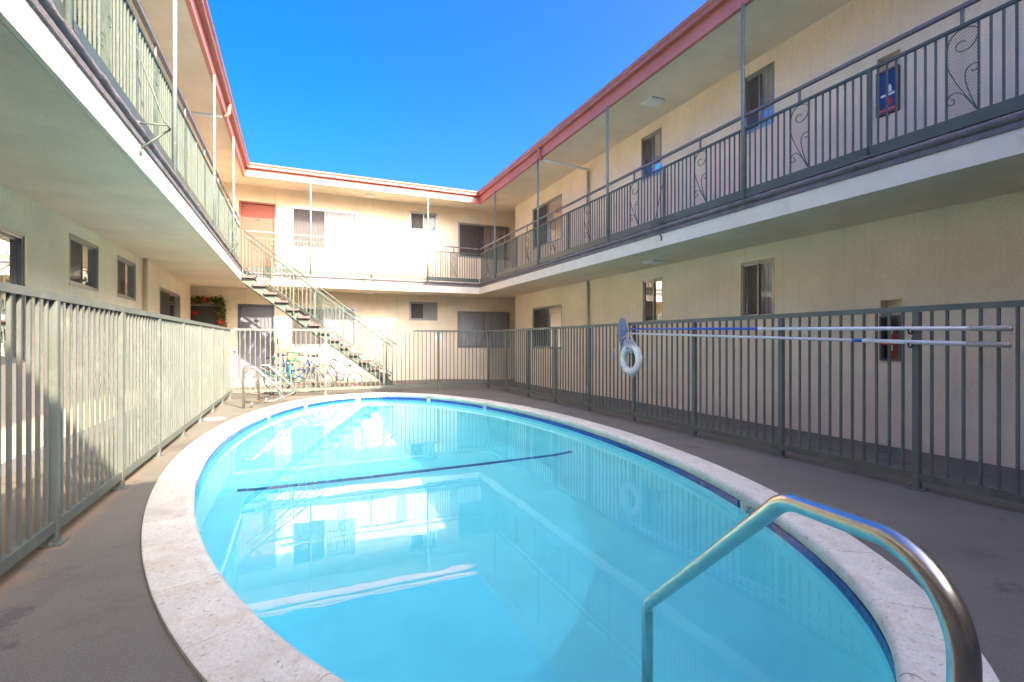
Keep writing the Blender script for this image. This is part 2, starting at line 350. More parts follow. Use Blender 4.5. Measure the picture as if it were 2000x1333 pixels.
def window(root,w,s0,s1,z0,z1,style='screen_glass',reveal=.035,flipside=False,cover='blind'):
    """aluminium sliding window set in an opening; local x along width, y outwards"""
    f=WING[w]; W=s1-s0; H=z1-z0; c=f((s0+s1)/2,-reveal,z0); rl=root.location
    fr=MB(); t=.032
    fr.box(-W/2,W/2,-.04,.03,0,t); fr.box(-W/2,W/2,-.04,.03,H-t,H); fr.box(-W/2,-W/2+t,-.04,.03,t,H-t); fr.box(W/2-t,W/2,-.04,.03,t,H-t)
    fr.box(-W/2-.012,W/2+.012,.03,reveal+.012,-.012,.012)   # sill lip
    fr.box(-W/2-.012,W/2+.012,.03,reveal+.008,H-.008,H+.012)
    fr.box(-W/2-.012,-W/2+.006,.03,reveal+.006,.012,H-.008); fr.box(W/2-.006,W/2+.012,.03,reveal+.006,.012,H-.008)
    wo=link('window',fr.data('window',M['alu']),root,(c[0]-rl.x,c[1]-rl.y,c[2]-rl.z),(0,0,ROT[w]))
    # sashes
    sgn=-1 if flipside else 1
    for side in (-1,1):
        xa,xb=(-W/2+t,.012) if side<0 else (-.012,W/2-t)
        y=-.018 if side*sgn<0 else .004
        sh=MB(); b=.022
        for bx in ((xa,xb,t,t+b),(xa,xb,H-t-b,H-t),(xa,xa+b,t+b,H-t-b),(xb-b,xb,t+b,H-t-b)): sh.box(bx[0],bx[1],y-.009,y+.009,bx[2],bx[3])
        link('sash',sh.data('sash',M['alu']),wo)
        pn=MB().quad((xa+b,y,t+b),(xb-b,y,t+b),(xb-b,y,H-t-b),(xa+b,y,H-t-b))
        link('pane',pn.data('pane',M['glass']),wo)
        if style=='screen_glass' and side*sgn>0:
            link('insect_screen',MB().box(xa+b,xb-b,y+.012,y+.014,t+b,H-t-b).data('insect_screen',M['screen']),wo)
    # covering behind the glass
    cv=MB()
    if cover in('blind','curtain'):
        nsl=max(4,int(W/.085)); xa=-W/2+t; step=(W-2*t)/nsl
        for i in range(nsl):
            x=xa+i*step; a=.022*(1 if cover=='blind' else .6)
            if cover=='blind': 
                cv.v+=[(x,-.075-a*.2,t),(x+step*.5,-.075+a*.55,t),(x+step*1.04,-.075-a*.7,t),(x,-.075-a*.2,H-t),(x+step*.5,-.075+a*.55,H-t),(x+step*1.04,-.075-a*.7,H-t)]
                b0=len(cv.v)-6; cv.f+=[(b0,b0+1,b0+4,b0+3),(b0+1,b0+2,b0+5,b0+4)]
        if cover=='curtain':
            n=60
            for i in range(n+1):
                x=xa+(W-2*t)*i/n; y=-.085+.018*math.sin(i*.9)+.008*math.sin(i*2.3+1)
                cv.v+=[(x,y,t),(x,y,H-t)]
            cv.f+=[(2*i,2*i+2,2*i+3,2*i+1) for i in range(n)]
        cvo=link(cover,cv.data(cover,M['blind' if cover=='blind' else 'curtain']),wo)
    bk=MB()   # dim room behind
    d=-.55
    bk.quad((-W/2,d,0),(W/2,d,0),(W/2,d,H),(-W/2,d,H)); bk.quad((-W/2,-.115,0),(W/2,-.115,0),(W/2,d,0),(-W/2,d,0)); bk.quad((-W/2,-.115,H),(W/2,-.115,H),(W/2,d,H),(-W/2,d,H))
    bk.quad((-W/2,-.115,0),(-W/2,-.115,H),(-W/2,d,H),(-W/2,d,0)); bk.quad((W/2,-.115,0),(W/2,-.115,H),(W/2,d,H),(W/2,d,0))
    link('room_interior',bk.data('room_interior',M['dark']),wo)
    return wo

def door(root,w,s0,s1,z0,z1,mats,name='door',number=True):
    f=WING[w]; W=s1-s0; H=z1-z0; c=f((s0+s1)/2,-.05,z0); rl=root.location
    fr=MB(); t=.05
    fr.box(-W/2,-W/2+t,-.06,.062,0,H); fr.box(W/2-t,W/2,-.06,.062,0,H); fr.box(-W/2+t,W/2-t,-.06,.062,H-t,H)
    fr.box(-W/2+t,W/2-t,-.06,.05,-.02,.015)
    fo=link('door',MB().chbox((0,-.02,H/2-.02),(W-2*t-.006,.04,H-t-.03),.003).data('door',mats[0]),root,(c[0]-rl.x,c[1]-rl.y,c[2]-rl.z),(0,0,ROT[w]))
    link('door_frame',fr.data('door_frame',mats[1]),fo)
    # handle on the courtyard side, nearer the local -x side
    hd=MB(); hd.tube([(-W/2+.11,.0,.95),(-W/2+.11,.05,.95)],.012,8); hd.tube([(-W/2+.11,.045,.95),(-W/2+.11,.075,.95)],[.026,.022],12)
    link('handle',hd.data('handle',M['brass']),fo)
    db=MB(); db.tube([(-W/2+.11,.0,1.08),(-W/2+.11,.02,1.08)],.022,12); link('deadbolt',db.data('deadbolt',M['brass']),fo)
    if number:
        nb=MB(); nb.v=[(.07*math.cos(2*math.pi*i/20),.003,1.62+.035*math.sin(2*math.pi*i/20)) for i in range(20)]; nb.f=[tuple(range(20))[::-1]]
        link('number_plaque',nb.data('number_plaque',M['ink']),fo)
    return fo

def wing(w,label,s0,s1,lower,upper,wallends):
    base={'left':(WL-1,6,0),'right':(WR+1,6,0),'back':(2,WB+1,0),'near':(2,WS-1,0)}[w]
    root=thing('apartment_wing',label,'building',base)
    a,b=wallends
    lo_op=[o[1:5] for o in lower]; up_op=[o[1:5] for o in upper]
    part('ground_floor_wall',wall_mesh(w,a,b,-.2,Z1,lo_op),M['stucco'],root)
    part('upper_floor_wall',wall_mesh(w,a,b,ZD,Z2,up_op),M['stucco'],root)
    def body(name,z0,z1,m):
        mb=MB(); E=12
        if w=='left': mb.box(WL-E,XL-.03,YS-8,YB+E,z0,z1)
        if w=='right': mb.box(XR+.03,WR+E,YS-8,YB+E,z0,z1)
        if w=='back': mb.box(XL-.03,XR+.03,YB+.03,YB+E,z0,z1)
        if w=='near': mb.box(XL-.03,XR+.03,YS-8,YS-.03,z0,z1)
        part(name,mb,m,root)
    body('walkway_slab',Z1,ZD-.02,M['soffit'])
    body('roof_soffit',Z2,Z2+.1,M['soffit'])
    body('roof',Z2+.1,Z2+.2,M['roof'])
    # stucco band, membrane lips, fascia, gutter
    mb=edge_sweep(MB(),w,[(-.02,2.704),(.012,2.704),(.012,2.905),(-.02,2.905)]); part('slab_edge_band',mb,M['band'],root)
    mb=edge_sweep(MB(),w,[(-.05,2.9055),(.02,2.9055),(.026,2.915),(.026,2.958),(.018,2.965),(-.05,2.965)]); part('drip_edge',mb,M['deckedge'],root)
    lip=MB(); f=EDGE[w]; n=160; prof=[(-.08,2.9655),(.008,2.9655),(.03,2.98),(.046,2.998),(.046,3.02),(.03,3.036),(-.08,3.040)]
    e0,e1=None,None
    for i in range(n+1):
        t=i/n
        for k,(o,z) in enumerate(prof):
            ea,eb=ends(w,o); jit=0 if k in(0,1,6) or i in(0,n) else 1
            lip.v.append(f(ea+(eb-ea)*t, o+jit*random.uniform(-.005,.006), z+jit*random.uniform(-.005,.004)))
    m_=len(prof)
    for i in range(n):
        for k in range(m_):
            l=(k+1)%m_; lip.f.append((i*m_+k,i*m_+l,(i+1)*m_+l,(i+1)*m_+k))
    part('deck_lip',lip,M['deckedge'],root,smooth=True)
    # walkway surface
    wf=MB()
    if w=='left': wf.box(WL+.001,XL-.081,YS-1,YLc-.2,ZD-.019,ZD+.006)
    if w=='right': wf.box(XR+.081,WR-.001,YS-1,YRc-.2,ZD-.019,ZD+.006)
    if w=='back': wf.box(XL-.08,XR+.08,YB+.081,WB-.001,ZD-.019,ZD+.006)
    if w=='near': wf.box(XL-.08,XR+.08,WS+.001,YS-.081,ZD-.019,ZD+.006)
    part('walkway_surface',wf,M['curb'],root)
    mb=edge_sweep(MB(),w,[(-.06,ZR0),(.0,ZR0),(.0,ZR1+.06),(-.06,ZR1+.06)]); part('fascia_board',mb,M['roofred'],root)
    mb=edge_sweep(MB(),w,[(.002,ZR1-.02),(.075,ZR1-.02),(.085,ZR1-.008),(.085,ZR1+.045),(.098,ZR1+.052),(.115,ZR1+.075),(.118,ZR1+.105),(.104,ZR1+.108),(.100,ZR1+.085),(.08,ZR1+.065),(.07,ZR1+.0),(.012,ZR1+.0),(.012,ZR1+.10),(.002,ZR1+.10)])
    part('gutter',mb,M['gutter'],root)
    mb=edge_sweep(MB(),w,[(-.3,Z2+.2),(.0,ZR1+.065),(.05,ZR1+.115),(.05,ZR1+.122),(.0,ZR1+.125),(-.3,Z2+.26)]); part('drip_flashing',mb,M['gutter'],root)
    for kind_,*a in lower+upper:
        if kind_=='door_g': door(root,w,a[0],a[1],a[2],a[3],(M['door_g'],M['door_gf']))
        elif kind_=='door_o': door(root,w,a[0],a[1],a[2],a[3],(M['door_o'],M['door_of']))
        elif kind_=='door_d': door(root,w,a[0],a[1],a[2],a[3],(M['dark_door'],M['curb']),number=False)
        elif kind_=='niche': pass
        else:
            st,cv,fl=kind_
            window(root,w,a[0],a[1],a[2],a[3],style=st,cover=cv,flipside=fl)
    return root
SC,SB,SD='screen_glass','clear','screen_glass'
left=wing('left','cream stucco wing on the left, sunlit slab edge over a shaded ground floor walkway',0,0,
  [(('clear','blind',False),4.75,6.68,1.0,2.28),((SC,'blind',False),7.79,8.74,1.91,2.53),((SC,'blind',False),9.57,10.51,1.91,2.54),((SC,'curtain',False),12.19,14.09,1.05,2.31),('door_g',2.2,3.15,-.03,2.1)],
  [((SC,'blind',False),7.79,8.74,4.85,5.45),('door_o',2.3,3.2,ZD+.03,5.1),((SC,'blind',False),4.0,5.9,4.05,5.2),('door_o',10.9,11.8,ZD+.03,5.1),((SC,'curtain',False),12.2,14.0,4.05,5.2)],(-8,YLc))
right=wing('right','cream stucco wing on the right, wholly in shade, with extinguisher niches on both floors',0,0,
  [((SC,'curtain',False),11.92,13.72,1.0,2.21),((SC,'curtain',False),7.84,8.44,1.58,2.47),((SC,'blind',False),5.34,5.94,1.58,2.47),('niche',3.59,3.83,.96,1.71)],
  [((SC,'blind',False),11.92,13.72,4.03,5.25),((SC,'blind',False),7.88,8.48,4.57,5.46),((SC,'blind',False),5.34,5.89,4.55,5.46),('niche',3.61,3.87,3.99,4.73),('door_o',.6,1.5,ZD+.03,5.1)],(-8,YRc))
back=wing('back','cream stucco wing across the far end of the courtyard with one orange door upstairs',0,0,
  [('door_g',-1.53,-.59,.17,2.27),((SC,'blind',False),-.17,1.69,1.07,2.23),((SC,'blind',False),3.35,4.26,1.90,2.48),(('clear','blind',True),4.97,6.86,1.0,2.22),('door_d',-2.75,-1.94,.1,2.25)],
  [('door_o',-1.5,-.55,ZD+.06,5.21),((SC,'blind',False),-.13,1.72,3.97,5.19),((SC,'blind',False),3.35,4.26,4.82,5.41),((SC,'curtain',False),4.99,6.86,4.05,5.2)],(-7,11))
near=wing('near','cream stucco wing behind the viewpoint, seen only in reflections',0,0,
  [((SC,'blind',False),.2,1.9,1.0,2.2),('door_g',3.0,3.9,0,2.1)],
  [((SC,'blind',False),.2,1.9,4.0,5.2),('door_o',3.0,3.9,ZD+.03,5.1)],(-6,11))

def rl(root,p): l=root.location; return (p[0]-l.x,p[1]-l.y,p[2]-l.z)
# corner returns, parapets of the passages, curb strips
part('corner_return_wall',MB().box(WL-3.5,WL-.001,YLc-.12,YLc,-.2,Z1-.001).box(WL-3.5,WL-.001,YLc-.12,YLc,ZD-.018,Z2-.001),M['stucco'],left)
part('corner_return_wall',MB().box(WR+.001,WR+3.5,YRc-.12,YRc,-.2,Z1-.001).box(WR+.001,WR+3.5,YRc-.12,YRc,ZD-.018,Z2-.001),M['stucco'],right)
part('wall_base_strip',MB().box(WL+.001,WL+.02,-6,YLc,-.12,.045),M['curb'],left)
part('door_step',MB().chbox((-1.06,WB-.22,.05),(1.25,.42,.24),.01),M['curb'],back)
part('passage_end_wall',MB().box(-6.2,-6.0,YLc,WB+.1,-.2,Z2),M['stucco'],back)
part('passage_end_wall',MB().box(9.8,10.0,YRc,WB+.1,-.2,Z2),M['stucco'],back)

# downspouts: elbow at the gutter, branch under the soffit, drop on the wall
def downspout(root,w,s):
    fe,fw=EDGE[w],WING[w]
    e=MB(); e.tube([fe(s,.06,ZR1-.01),fe(s,.06,ZR1-.12),fe(s,.055,ZR1-.2),fe(s,.02,ZR1-.255),fe(s,-.05,ZR1-.27)],.034,10)
    part('downspout_elbow',e,M['gutter'],root,smooth=True)
    D=abs(XL-WL) if w=='left' else abs(WR-XR)
    a=fe(s,-.04,ZR1-.27); b=fw(s,.06,ZR1-.34)
    wb=MB(); wb.tube([a,b,fw(s,.045,ZR1-.42)],.030,10); part('downspout_branch',wb,M['white'],root,smooth=True)
    d=MB(); p0=fw(s,.045,ZR1-.40)
    for z0,z1 in ((ZD,ZR1-.40),(.02,Z1)): d.tube([fw(s,.045,z0),fw(s,.045,z1)],.034,10)
    part('downspout',d,M['downspout'],root,smooth=True)
    sh=MB(); sh.tube([fw(s,.045,.12),fw(s,.05,.03),fw(s,.16,-.02)],.038,10); part('downspout_shoe',sh,M['white'],root,smooth=True)
downspout(right,'right',10.52); downspout(left,'left',10.95)

# square light fixtures under the soffits
def ceiling_light(x,y,z,name_label,grp):
    t=thing('ceiling_light',name_label,'light',(x,y,z),grp)
    link('fixture_frame',MB().box(-.15,.15,-.15,.15,-.028,-.001).data('fixture_frame',M['white']),t)
    link('diffuser',MB().box(-.125,.125,-.125,.125,-.045,-.028).data('diffuser',M['lampwhite']),t)
G='square lights under the soffits'
ceiling_light(6.08,7.41,Z2,'square white light under the right wing roof soffit, beside the narrow upstairs window',G)
ceiling_light(6.15,7.46,Z1,'square light under the right wing balcony, above the narrow ground floor window',G)
ceiling_light(2.05,15.6,Z2,'small square light under the back wing roof, right of the sunlit upstairs window',G)
ceiling_light(2.0,15.5,Z1,'square light under the back balcony, above the foot of the staircase',G)

# ------------------------------------------------------------------ balcony railings
PW,PH=.23,.765
PZ0,PZ1=3.178,3.943
def scroll_mesh():
    mb=MB()
    P=lambda u,v:((.5-u)*PW,0,PZ1-v*PH)
    def curve(pts,r=.0045):
        # Catmull-Rom
        Q=[]; L=len(pts)
        for i in range(L-1):
            p0,p1,p2,p3=pts[max(i-1,0)],pts[i],pts[i+1],pts[min(i+2,L-1)]
            for k in range(5):
                t=k/5; Q.append(tuple(.5*((2*p1[j])+(-p0[j]+p2[j])*t+(2*p0[j]-5*p1[j]+4*p2[j]-p3[j])*t*t+(-p0[j]+3*p1[j]-3*p2[j]+p3[j])*t**3) for j in (0,1)))
        Q.append(pts[-1]); mb.tube([P(*q) for q in Q],r,5,sx=1.6)
    curve([(.02,.24),(.03,.17),(.12,.08),(.35,.02),(.65,.015),(.92,.06),(.98,.13),(.9,.21),(.68,.265),(.42,.26),(.3,.21),(.34,.165),(.5,.15),(.6,.17)])
    curve([(.02,.33),(.06,.42),(.3,.6),(.6,.78),(.96,.985)])
    curve([(.96,.985),(.8,.85),(.64,.68),(.58,.56),(.66,.485),(.85,.455),(.98,.48),(.96,.525),(.84,.54),(.78,.52)])
    curve([(.94,.985),(.72,.86),(.5,.76),(.28,.715),(.08,.735),(.02,.79),(.1,.84),(.24,.83),(.24,.79),(.16,.775)])
    return mb
def lattice_mesh():
    mb=MB(); cw,ch=.0155,.030; t=.0017
    nx=int(PW/cw); nz=int(PH/ch)
    x0=-nx*cw/2; z0=PZ0+(PH-nz*ch)/2
    for i in range(nx):
        for k in range(nz):
            x,z=x0+i*cw,z0+k*ch
            for (a,b) in (((x,z),(x+cw/2,z+ch/2)),((x+cw/2,z+ch/2),(x+cw,z+ch)),((x+cw,z),(x+cw/2,z+ch/2)),((x+cw/2,z+ch/2),(x,z+ch))):
                mb.quad((a[0]-t,.004,a[1]),(a[0]+t,.001,a[1]),(b[0]+t,.001,b[1]),(b[0]-t,.004,b[1]))
    return mb
D_scroll=scroll_mesh().data('scrollwork',M['green'],True)
D_lat=lattice_mesh().data('expanded_metal',M['green'])
def stiles_mesh():
    return MB().box(-PW/2-.007,-PW/2+.007,-.007,.009,PZ0,PZ1).box(PW/2-.007,PW/2+.007,-.007,.009,PZ0,PZ1)
D_stile=stiles_mesh().data('panel_stiles',M['green'])
D_bal=MB().chbox((0,0,(PZ0+PZ1)/2),(.017,.017,PZ1-PZ0+.004),.002).data('picket',M['green'])
D_stub=MB().chbox((0,0,4.037),(.026,.02,.15),.002).data('handrail_stub',M['handrail'])
D_post=MB().chbox((0,0,3.46),(.038,.038,.99),.003).data('post',M['green'])
D_clip=MB().cbox((0,0,3.07),(.06,.06,.012)).cbox((.0,.0,2.98),(.03,.03,.10)).data('post_clip',M['handrail'])
D_pipe=MB().tube([(0,0,3.0),(0,0,ZR0+.01)],.0235,12).data('roof_post',M['pipe'],True)
def picket_bays(root,w,bays,o=-.02):
    f=EDGE[w]; L=root.location
    def put(name,data,s,dz=0,oo=0):
        p=f(s,o+oo,0); return link(name,data,root,(p[0]-L.x,p[1]-L.y,dz-L.z),(0,0,ROT[w]))
    for a,b,side in bays:
        c=(a+b)/2
        if side!='plain':
            pn=put('scroll_panel',D_stile,c)
            link('scrollwork',D_scroll,pn); link('expanded_metal',D_lat,pn)
            put('handrail_stub',D_stub,c)
            segs=((a,c-PW/2),(c+PW/2,b))
        else: segs=((a,b),)
        for p,q in segs:
            n=max(1,round((q-p)/.0815))
            for i in range(1,n): put('picket',D_bal,p+(q-p)*i/n)
def rail_bars(root,w,a,b,o=-.02,hand=True):
    f=EDGE[w]
    def bar(name,z0,z1,wd,m,oo=0):
        mb=MB()
        p0=f(a,o-wd/2+oo,z0); p1=f(b,o+wd/2+oo,z1)
        mb.box(min(p0[0],p1[0]),max(p0[0],p1[0]),min(p0[1],p1[1]),max(p0[1],p1[1]),z0,z1); part(name,mb,m,root)
    bar('bottom_rail',3.062,3.176,.038,M['green']); bar('top_rail',3.945,3.972,.032,M['green'])
    bar('handrail',4.112,4.145,.042,M['handrail'])
def railing(w,label,posts,pipes,lo,hi,o=-.02):
    f=EDGE[w]; c=f((lo+hi)/2,o,ZD)
    root=thing('balcony_railing',label,'railing',c)
    rail_bars(root,w,lo,hi,o)
    for s in posts:
        p=f(s,o+.0,0); link('post',D_post,root,rl(root,p)); link('post_clip',D_clip,root,rl(root,f(s,o+.02,0)))
    P=[lo]+[s for s in posts if lo<s<hi]+[hi]
    picket_bays(root,w,[(P[i],P[i+1],'panel' if P[i+1]-P[i]>.9 else 'plain') for i in range(len(P)-1)],o)
    return root
rposts=[.1,1.64,3.17,4.70,6.24,7.75,9.25,10.65,12.0,13.45]
rr=railing('right','sage green balcony railing in the shade along the right wing, with ten scroll panels',rposts,None,-1.4,14.78)
lposts=[.9,2.33,3.76,5.16,6.56,7.98,9.41,10.8,12.2]
lr_=railing('left','sunlit pale green balcony railing along the left wing, dense pickets seen edge on',lposts,None,-.5,13.62)
br=railing('back','thin sunlit railing of the back balcony in front of the orange door and windows',[.36,1.99,3.655],None,XL+.02,XR-.02)
rp=[1.75,4.70,7.75,10.65,13.45]
names_r=['nearest the viewer','through the tall upstairs window at right','right of the downspout branch','just left of the downspout branch','nearest the inner corner']
for s,nm in zip(rp,names_r):
    p=EDGE['right'](s,.012,0); o_=link('roof_post',D_pipe,None,(p[0],p[1],0)); tag(o_,'thin green-grey roof post on the right balcony, '+nm,'post','thin roof posts')
for s,nm in zip([3.74,6.53,9.41,12.1],['nearest the viewer','second along, below the long roof edge','beside the gutter elbow','farthest, next to the orange door']):
    p=EDGE['left'](s,.012,0); o_=link('roof_post',D_pipe,None,(p[0],p[1],0)); tag(o_,'pale roof post on the left balcony, '+nm,'post','thin roof posts')
for s,nm in zip([.36,3.655],['across the large sunlit window','between the small window and the shadow edge']):
    p=EDGE['back'](s,.012,0); o_=link('roof_post',D_pipe,None,(p[0],p[1],0)); tag(o_,'white roof post on the back balcony '+nm,'post','thin roof posts')
# outrigger braces bent round the deck edge
def brace(root,w,s,big=1.0):
    f=EDGE[w]; mb=MB()
    mb.tube([f(s,.0,3.72),f(s,.05,3.55),f(s,.15*big,3.12),f(s,.17*big,3.08)],.0075,6)
    mb.tube([f(s,.17*big,3.085),f(s,.0,3.07)],.008,6)
    mb.tube([f(s+.09,.17*big,3.085),f(s+.02,.02,2.86)],.009,6); mb.tube([f(s,.17*big,3.085),f(s+.09,.17*big,3.085)],.008,6)
    mb.tube([f(s+.02,.018,2.88),f(s+.02,.018,2.80)],.012,6)
    part('outrigger_brace',mb,M['green'],root,smooth=True)
brace(rr,'right',6.24); brace(lr_,'left',5.16,1.3); brace(lr_,'left',10.8,1.3); brace(br,'back',1.99,.5)

# ------------------------------------------------------------------ staircase
st=thing('staircase','sage green open staircase climbing to the upper balcony with mauve brown treads','staircase',(.5,14.2,0))
SY0,SY1=13.66,14.70
D_tread=None
for k in range(14):
    x0=-1.243+.254*k; z=2.815-.193*k
    mb=MB().chbox((x0+.145,(SY0+SY1)/2,z-.03),(.29,SY1-SY0,.058),.008)
    t_=part('tread',mb,M['tread'],st)
    for y in (SY0+.17,SY1-.17):
        br_=MB().box(x0+.03,x0+.26,y-.02,y+.02,z-.068,z-.0595).box(x0+.14,x0+.17,y-.02,y+.02,z-.16,z-.068); part('tread_bracket',br_,M['green'],st)
SL=-.193/.254
def sline(x): return 2.60+SL*(x+1.13)
for y in (SY0+.10,SY1-.14):
    mb=MB(); xs=(-1.22,2.42); h_=.235
    prof=[(xs[0],sline(xs[0])),(xs[1],sline(xs[1])),(xs[1],sline(xs[1])+h_*.55),(xs[1]-.12,sline(xs[1]-.12)+h_),(xs[0],sline(xs[0])+h_)]
    prof[1]=(2.36,-.04); prof[2]=(2.5,-.04)
    mb.prism(prof,0,1,lambda a,b,t:(a,y+(.0 if t==0 else .03),b)); part('stringer',mb,M['green'],st)
    fl=MB(); fl.prism([(xs[0],sline(xs[0])-.006),(2.36,-.046),(2.36,-.03),(xs[0],sline(xs[0])+.012)],0,1,lambda a,b,t:(a,y-.012+t*.055,b)); part('stringer_flange',fl,M['green'],st)
    bs=MB().box(2.3,2.62,y-.04,y+.08,-.05,-.035); part('base_plate',bs,M['green'],st)
def hz(x): return 3.92+SL*(x+1.2)
for y in (SY0+.03,SY1-.03):
    r=MB(); r.tube([(-1.2,y,hz(-1.2)),(2.38,y,hz(2.38)),(2.52,y,hz(2.45)-.03)],.019,8); part('stair_handrail',r,M['green'],st,smooth=True)
    r=MB(); r.tube([(-1.2,y,hz(-1.2)-.15),(2.38,y,hz(2.38)-.15)],.013,4); part('stair_top_rail',r,M['green'],st)
    r=MB(); r.tube([(-1.2,y,hz(-1.2)-.87),(2.38,y,hz(2.38)-.87)],.014,4); part('stair_bottom_rail',r,M['green'],st)
    for x in (-1.2,-.07,1.12,2.40):
        part('stair_post',MB().chbox((x,y,(hz(x)+hz(x)-1.16)/2),(.034,.034,1.16),.003),M['green'],st)
    panels=[-.67,.55,1.66]
    x=-1.13
    while x<2.36:
        if all(abs(x-p)>.10 for p in panels) and all(abs(x-q)>.03 for q in (-.07,1.12)):
            part('stair_picket',MB().cbox((x,y,hz(x)-.51),(.013,.013,.72)),M['green'],st)
        x+=.098
    for p in panels:
        pn=MB()
        for dx in (-.1,.1): pn.cbox((p+dx,y,hz(p+dx)-.51),(.013,.013,.72))
        po=part('scroll_panel',pn,M['green'],st)
        sk=MB(); sm=scroll_mesh()
        sk.f=sm.f; sk.v=[(p+a*.82, y+b, hz(p+a*.82)-.51+(c-(PZ0+PZ1)/2)*.9) for a,b,c in sm.v]
        o_=link('scrollwork',sk.data('scrollwork',M['green'],True,off=tuple(st.location)),po)
        lm=lattice_mesh(); lk=MB(); lk.f=lm.f; lk.v=[(p+a*.82, y+b, hz(p+a*.82)-.51+(c-(PZ0+PZ1)/2)*.9) for a,b,c in lm.v]
        link('expanded_metal',lk.data('expanded_metal',M['green'],False,off=tuple(st.location)),po)

# ------------------------------------------------------------------ pool fences
FT=1.49
D_fp=MB().chbox((0,0,(.13+FT-.045)/2),(.019,.019,FT-.045-.13),.002).data('picket',M['fence'])
D_fpost=MB().chbox((0,0,(FT-.05)/2),(.05,.05,FT-.046),.004).data('post',M['fence'])
D_foot=MB().chbox((0,0,.005),(.13,.11,.010),.004).data('base_plate',M['fencebase'])
D_bolt=MB().tube([(.05,0,.008),(.05,0,.028)],.009,6).tube([(-.05,0,.008),(-.05,0,.028)],.009,6).data('anchor_bolt',M['alu'])
def fence(name,label,p0,p1,posts,gapA=0,gapB=0,cat='fence',pitch=.103,own_rails=True):
    p0=Vector(p0); p1=Vector(p1); d=(p1-p0); Ln=d.length; d/=Ln; ang=math.atan2(d.y,d.x)
    root=thing(name,label,cat,(p0.x+d.x*Ln/2,p0.y+d.y*Ln/2,0))
    q=lambda s:(p0.x+d.x*s,p0.y+d.y*s)
    def put(nm,data,s,z=0,par=None):
        x,y=q(s); return link(nm,data,root,(x-root.location.x,y-root.location.y,z),(0,0,ang))
    rt=MB().box(-Ln/2,Ln/2,-.02,.02,FT-.045,FT); o=link('top_rail',rt.data('top_rail',M['fence']),root,(0,0,0),(0,0,ang))
    rb=MB().box(-Ln/2,Ln/2,-.019,.019,.068,.132); o=link('bottom_rail',rb.data('bottom_rail',M['fencebase']),root,(0,0,0),(0,0,ang))
    S=[0]+sorted(posts)+[Ln] if (0 not in posts) else sorted(posts)
    for s in posts:
        x,y=q(s); z=gz(x,y)
        ps=put('post',D_fpost,s); ft=put('base_plate',D_foot,s,z); link('anchor_bolt',D_bolt,ft)
        if z<-.01: put('post_shoe',MB().cbox((0,0,z/2),(.05,.05,-z)).data('post_shoe',M['fence']),s)
    edges=sorted(set([0.0,Ln]+list(posts)))
    for a,b in zip(edges,edges[1:]):
        n=max(1,round((b-a)/pitch))
        for i in range(1,n): put('picket',D_fp,a+(b-a)*i/n)
    return root
FXR,FXL,FYB=4.66,-1.33,12.3
fr_posts=[12.3-1.2375*k for k in range(0,11)]
rf=fence('pool_fence','dark sage picket fence in the shade at right, carrying poles and a life ring',(FXR,-.6),(FXR,FYB),[y+.6 for y in fr_posts if y>-.6])
lf=fence('pool_fence','pale sage picket fence along the left side of the pool, half sunlit',(FXL,-.6),(FXL,FYB),[12.3-1.213*k+.6 for k in range(0,11)])
bf=fence('pool_fence','picket fence across the far end, in front of the staircase and bicycles',(-.33,FYB),(FXR-.026,FYB),[0,.95,2.28,3.64])
gt=thing('pool_gate','narrow picket gate with a latch in the far left corner of the fence','gate',(-.8,FYB,0))
x0,x1=FXL+.055,-.395
part('gate_stile',MB().chbox((x0+.02,FYB,.78),(.04,.04,1.41),.003),M['fence'],gt); part('gate_stile',MB().chbox((x1-.02,FYB,.78),(.04,.04,1.41),.003),M['fence'],gt)
part('top_rail',MB().box(x0+.04,x1-.04,FYB-.019,FYB+.019,FT-.05,FT-.005),M['fence'],gt); part('bottom_rail',MB().box(x0+.04,x1-.04,FYB-.018,FYB+.018,.08,.14),M['fencebase'],gt)
for i in range(1,8):
    x=x0+.04+(x1-x0-.08)*i/8; part('picket',MB().chbox((x,FYB,.79),(.018,.018,1.30),.002),M['fence'],gt)
lb=MB().chbox((x0+.04,FYB-.03,.98),(.075,.03,.085),.006); lo_=part('latch',lb,M['alu'],gt)
part('latch_knob',MB().tube([(x0+.045,FYB-.045,.985),(x0+.045,FYB-.075,.985)],.018,12),M['black'],gt)
part('hinge',MB().tube([(x1+.008,FYB-.022,.3),(x1+.008,FYB-.022,.42)],.011,8),M['black'],gt); part('hinge',MB().tube([(x1+.008,FYB-.022,1.15),(x1+.008,FYB-.022,1.27)],.011,8),M['black'],gt)
sg=link('sign_plate',MB().box(3.20,3.42,FYB+.028,FYB+.033,1.2,1.44).data('sign_plate',M['lampwhite'])); tag(sg,'blank back of a pale sign fixed to the far fence by a post','sign')

# ------------------------------------------------------------------ swimming pool
pool=thing('swimming_pool','oval swimming pool with white travertine coping and a cobalt tile waterline','swimming pool',(PC[0],PC[1],0))
def ell(a,b,th): return (PC[0]+a*math.cos(th),PC[1]+b*math.sin(th))
NT=4000
cum=[0.0]; 
for i in range(NT):
    p=ell(IA,IB,2*math.pi*i/NT); q=ell(IA,IB,2*math.pi*(i+1)/NT); cum.append(cum[-1]+math.hypot(q[0]-p[0],q[1]-p[1]))
PER=cum[-1]
import bisect
def th_at(s):
    s=s%PER; i=min(bisect.bisect_left(cum,s),NT); i=max(i,1); t=(s-cum[i-1])/(cum[i]-cum[i-1]); return 2*math.pi*(i-1+t)/NT
def off(th,d):
    """point d metres outside the inner ellipse"""
    x,y=ell(IA,IB,th); nx,ny=math.cos(th)/IA,math.sin(th)/IB; l=math.hypot(nx,ny); return (x+nx/l*d,y+ny/l*d)
